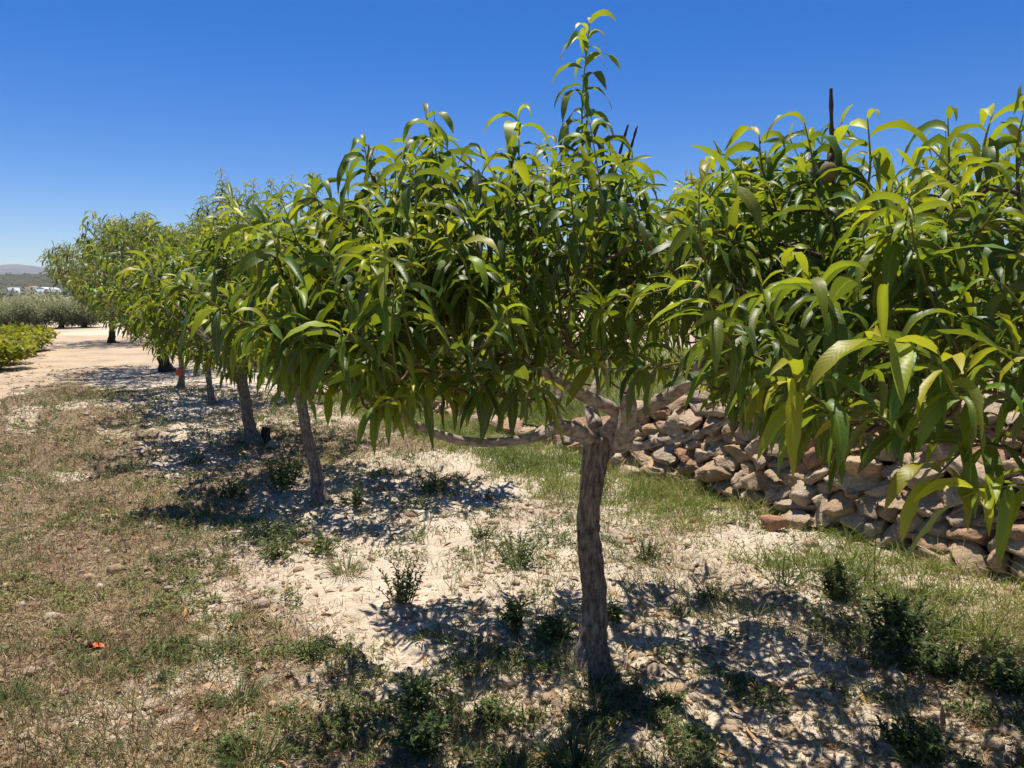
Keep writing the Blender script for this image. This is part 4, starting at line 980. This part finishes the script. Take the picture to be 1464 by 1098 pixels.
M['white'] = simple('white_render', (0.72, 0.71, 0.69), 0.8, 0.4, 0.06); M['shed_roof'] = simple('dark_shed_roof', (0.09, 0.10, 0.115), 0.7, 0.3, 0.2)
M['sheet'] = simple('pale_sheet_roof', (0.55, 0.57, 0.6), 0.5, 0.3, 0.1); M['tan'] = simple('tan_render', (0.42, 0.33, 0.22), 0.85, 0.4, 0.1)
M['tile'] = simple('terracotta', (0.42, 0.25, 0.15), 0.85, 0.8, 0.2); M['pane'] = simple('dark_pane', (0.03, 0.035, 0.045), 0.2)
def house(u0, u1, vt, vb, y, depth, label, wmat, rmat, gable=0.0, wins=3, cat='house', name='house'):
    a = at(u0, vb, y); b = at(u1, vb, y); top = at(u0, vt, y)[2]; z0 = a[2]; h = top - z0; w = b[0] - a[0]
    c = np.array([(a[0] + b[0]) / 2, y + depth / 2, z0]); root = empty(name, c, label, cat)
    hw = h * (1 - gable) if gable else h * 0.88; zb = z0 - 4
    x0, x1, y0, y1 = a[0], b[0], y, y + depth; xm = (x0 + x1) / 2
    V = [(x0, y0, zb), (x1, y0, zb), (x1, y0, z0 + hw), (x0, y0, z0 + hw), (x0, y1, zb), (x1, y1, zb), (x1, y1, z0 + hw), (x0, y1, z0 + hw)]
    Q = [[0, 1, 2, 3], [5, 4, 7, 6], [4, 0, 3, 7], [1, 5, 6, 2], [3, 2, 6, 7]]; T = []
    if gable:
        V += [(xm, y0, z0 + h - 0.1), (xm, y1, z0 + h - 0.1)]; T = [[3, 2, 8], [6, 7, 9]]
    mesh_obj('wall', np.array(V), [np.array(Q)] + ([np.array(T)] if T else []), wmat, root, smooth=False)
    o = 0.35
    if gable:
        e = hw - 0.15
        R = [(x0 - o, y0 - o, z0 + e), (xm, y0 - o, z0 + h + 0.1), (x1 + o, y0 - o, z0 + e), (x0 - o, y1 + o, z0 + e), (xm, y1 + o, z0 + h + 0.1), (x1 + o, y1 + o, z0 + e)]
        R += [(p[0], p[1], p[2] + 0.3) for p in R]
        Qr = [[0, 3, 4, 1], [1, 4, 5, 2], [6, 7, 10, 9], [7, 8, 11, 10], [0, 1, 7, 6], [1, 2, 8, 7], [3, 9, 10, 4], [4, 10, 11, 5], [0, 6, 9, 3], [2, 5, 11, 8]]
    else:
        R = [(x0 - o, y0 - o, z0 + hw), (x1 + o, y0 - o, z0 + hw), (x1 + o, y1 + o, z0 + h), (x0 - o, y1 + o, z0 + h)]; R += [(p[0], p[1], p[2] + 0.4) for p in R]
        Qr = [[3, 2, 1, 0], [4, 5, 6, 7], [0, 1, 5, 4], [1, 2, 6, 5], [2, 3, 7, 6], [3, 0, 4, 7]]
    mesh_obj('roof', np.array(R), np.array(Qr), rmat, root, smooth=False)
    for k in range(wins):
        wx = x0 + w * (k + 0.5) / wins; ww = min(1.2, w * 0.1); wz = z0 + hw * 0.4; wh = hw * 0.3
        mesh_obj('window', np.array([(wx - ww / 2, y0 - 0.06, wz), (wx + ww / 2, y0 - 0.06, wz), (wx + ww / 2, y0 - 0.06, wz + wh), (wx - ww / 2, y0 - 0.06, wz + wh),
                                     (wx - ww / 2, y0 + 0.05, wz), (wx + ww / 2, y0 + 0.05, wz), (wx + ww / 2, y0 + 0.05, wz + wh), (wx - ww / 2, y0 + 0.05, wz + wh)]),
                 np.array([[0, 1, 2, 3], [0, 4, 5, 1], [3, 2, 6, 7], [1, 5, 6, 2], [4, 0, 3, 7]]), M['pane'], root, smooth=False)
house(49.5, 67, 411, 420.5, 760, 26, 'large white gabled barn on the far valley floor', M['white'], M['sheet'], 0.32, 3, 'barn', 'barn')
house(67.5, 87, 418, 422, 752, 18, 'long low shed with pale roof right of the white barn', M['shed_roof'], M['sheet'], 0, 4, 'shed', 'shed')
house(32, 49, 418, 422, 744, 12, 'long low dark shed left of the white barn', M['shed_roof'], M['shed_roof'], 0, 3, 'shed', 'shed')
house(34, 46, 409.5, 415, 880, 14, 'tan house above the dark shed', M['tan'], M['tile'], 0.25, 3)
house(9, 19, 411, 415.5, 860, 12, 'small white house at far left of the valley', M['white'], M['white'], 0, 3)
house(23, 31, 418, 421, 800, 8, 'tiny white hut left of the dark shed', M['white'], M['sheet'], 0, 1, 'hut', 'hut')
house(54, 72, 429, 434, 190, 4, 'low terracotta-coloured farm building just above the olive trees', M['tile'], M['tile'], 0, 2, 'farm building', 'farm_building')

# ------------------------------------------------------------------ air
m = bpy.data.materials.new('thin_haze'); m.use_nodes = True; nt = m.node_tree
nt.nodes.remove(nt.nodes['Principled BSDF']); pv = nt.nodes.new('ShaderNodeVolumePrincipled')
pv.inputs['Color'].default_value = (0.86, 0.92, 1.0, 1); pv.inputs['Density'].default_value = 0.00008; pv.inputs['Anisotropy'].default_value = 0.2
nt.links.new(pv.outputs[0], nt.nodes['Material Output'].inputs['Volume'])
hb = np.array([(x_, y_, z_) for z_ in (-12, 310) for y_ in (-210, 8200) for x_ in (-9200, 6300)], float)
tag(mesh_obj('haze', hb, np.array([[0, 2, 3, 1], [4, 5, 7, 6], [0, 1, 5, 4], [1, 3, 7, 5], [3, 2, 6, 7], [2, 0, 4, 6]]), m, smooth=False, origin=np.zeros(3)), kind='stuff')

# ------------------------------------------------------------------ light, sky, camera
AZ = math.atan2(-0.26, 1.0)                      # direction to the sun in plan, from +Y towards +X
EL = math.radians(74)
world = bpy.data.worlds.new('World'); scene.world = world; world.use_nodes = True
nt = world.node_tree; bg = nt.nodes['Background']
sky = nt.nodes.new('ShaderNodeTexSky'); sky.sky_type = 'NISHITA'; sky.sun_disc = False
sky.sun_elevation = EL; sky.sun_rotation = AZ; sky.altitude = 300; sky.air_density = 0.85; sky.dust_density = 0.25; sky.ozone_density = 4.0
hs = nt.nodes.new('ShaderNodeHueSaturation'); hs.inputs['Saturation'].default_value = 1.46; hs.inputs['Hue'].default_value = 0.513
nt.links.new(sky.outputs[0], hs.inputs['Color']); nt.links.new(hs.outputs[0], bg.inputs[0]); bg.inputs[1].default_value = 0.082
sd = np.array([math.sin(AZ) * math.cos(EL), math.cos(AZ) * math.cos(EL), math.sin(EL)])
sun = bpy.data.lights.new('sun', 'SUN'); sun.energy = 5.0; sun.angle = math.radians(0.53); sun.color = (1.0, 0.935, 0.83)
so = bpy.data.objects.new('sun', sun); COL.objects.link(so); so.rotation_euler = Vector(-sd).to_track_quat('-Z', 'Y').to_euler(); so.location = (0, 0, 30)
cam = bpy.data.cameras.new('camera'); cam.sensor_width = 36; cam.sensor_fit = 'HORIZONTAL'; cam.lens = 36 * F / 1464; cam.clip_end = 20000; cam.clip_start = 0.05
co = bpy.data.objects.new('camera', cam); COL.objects.link(co); co.location = (0, 0, CAMH); co.rotation_euler = (math.pi / 2 - PITCH, 0, 0)
scene.camera = co
vs = scene.view_settings; vs.view_transform = 'Standard'; vs.look = 'None'; vs.exposure = 0.62; vs.gamma = 1.0; vs.use_curve_mapping = False
scene.cycles.max_bounces = 8; scene.cycles.transmission_bounces = 6; scene.cycles.diffuse_bounces = 4
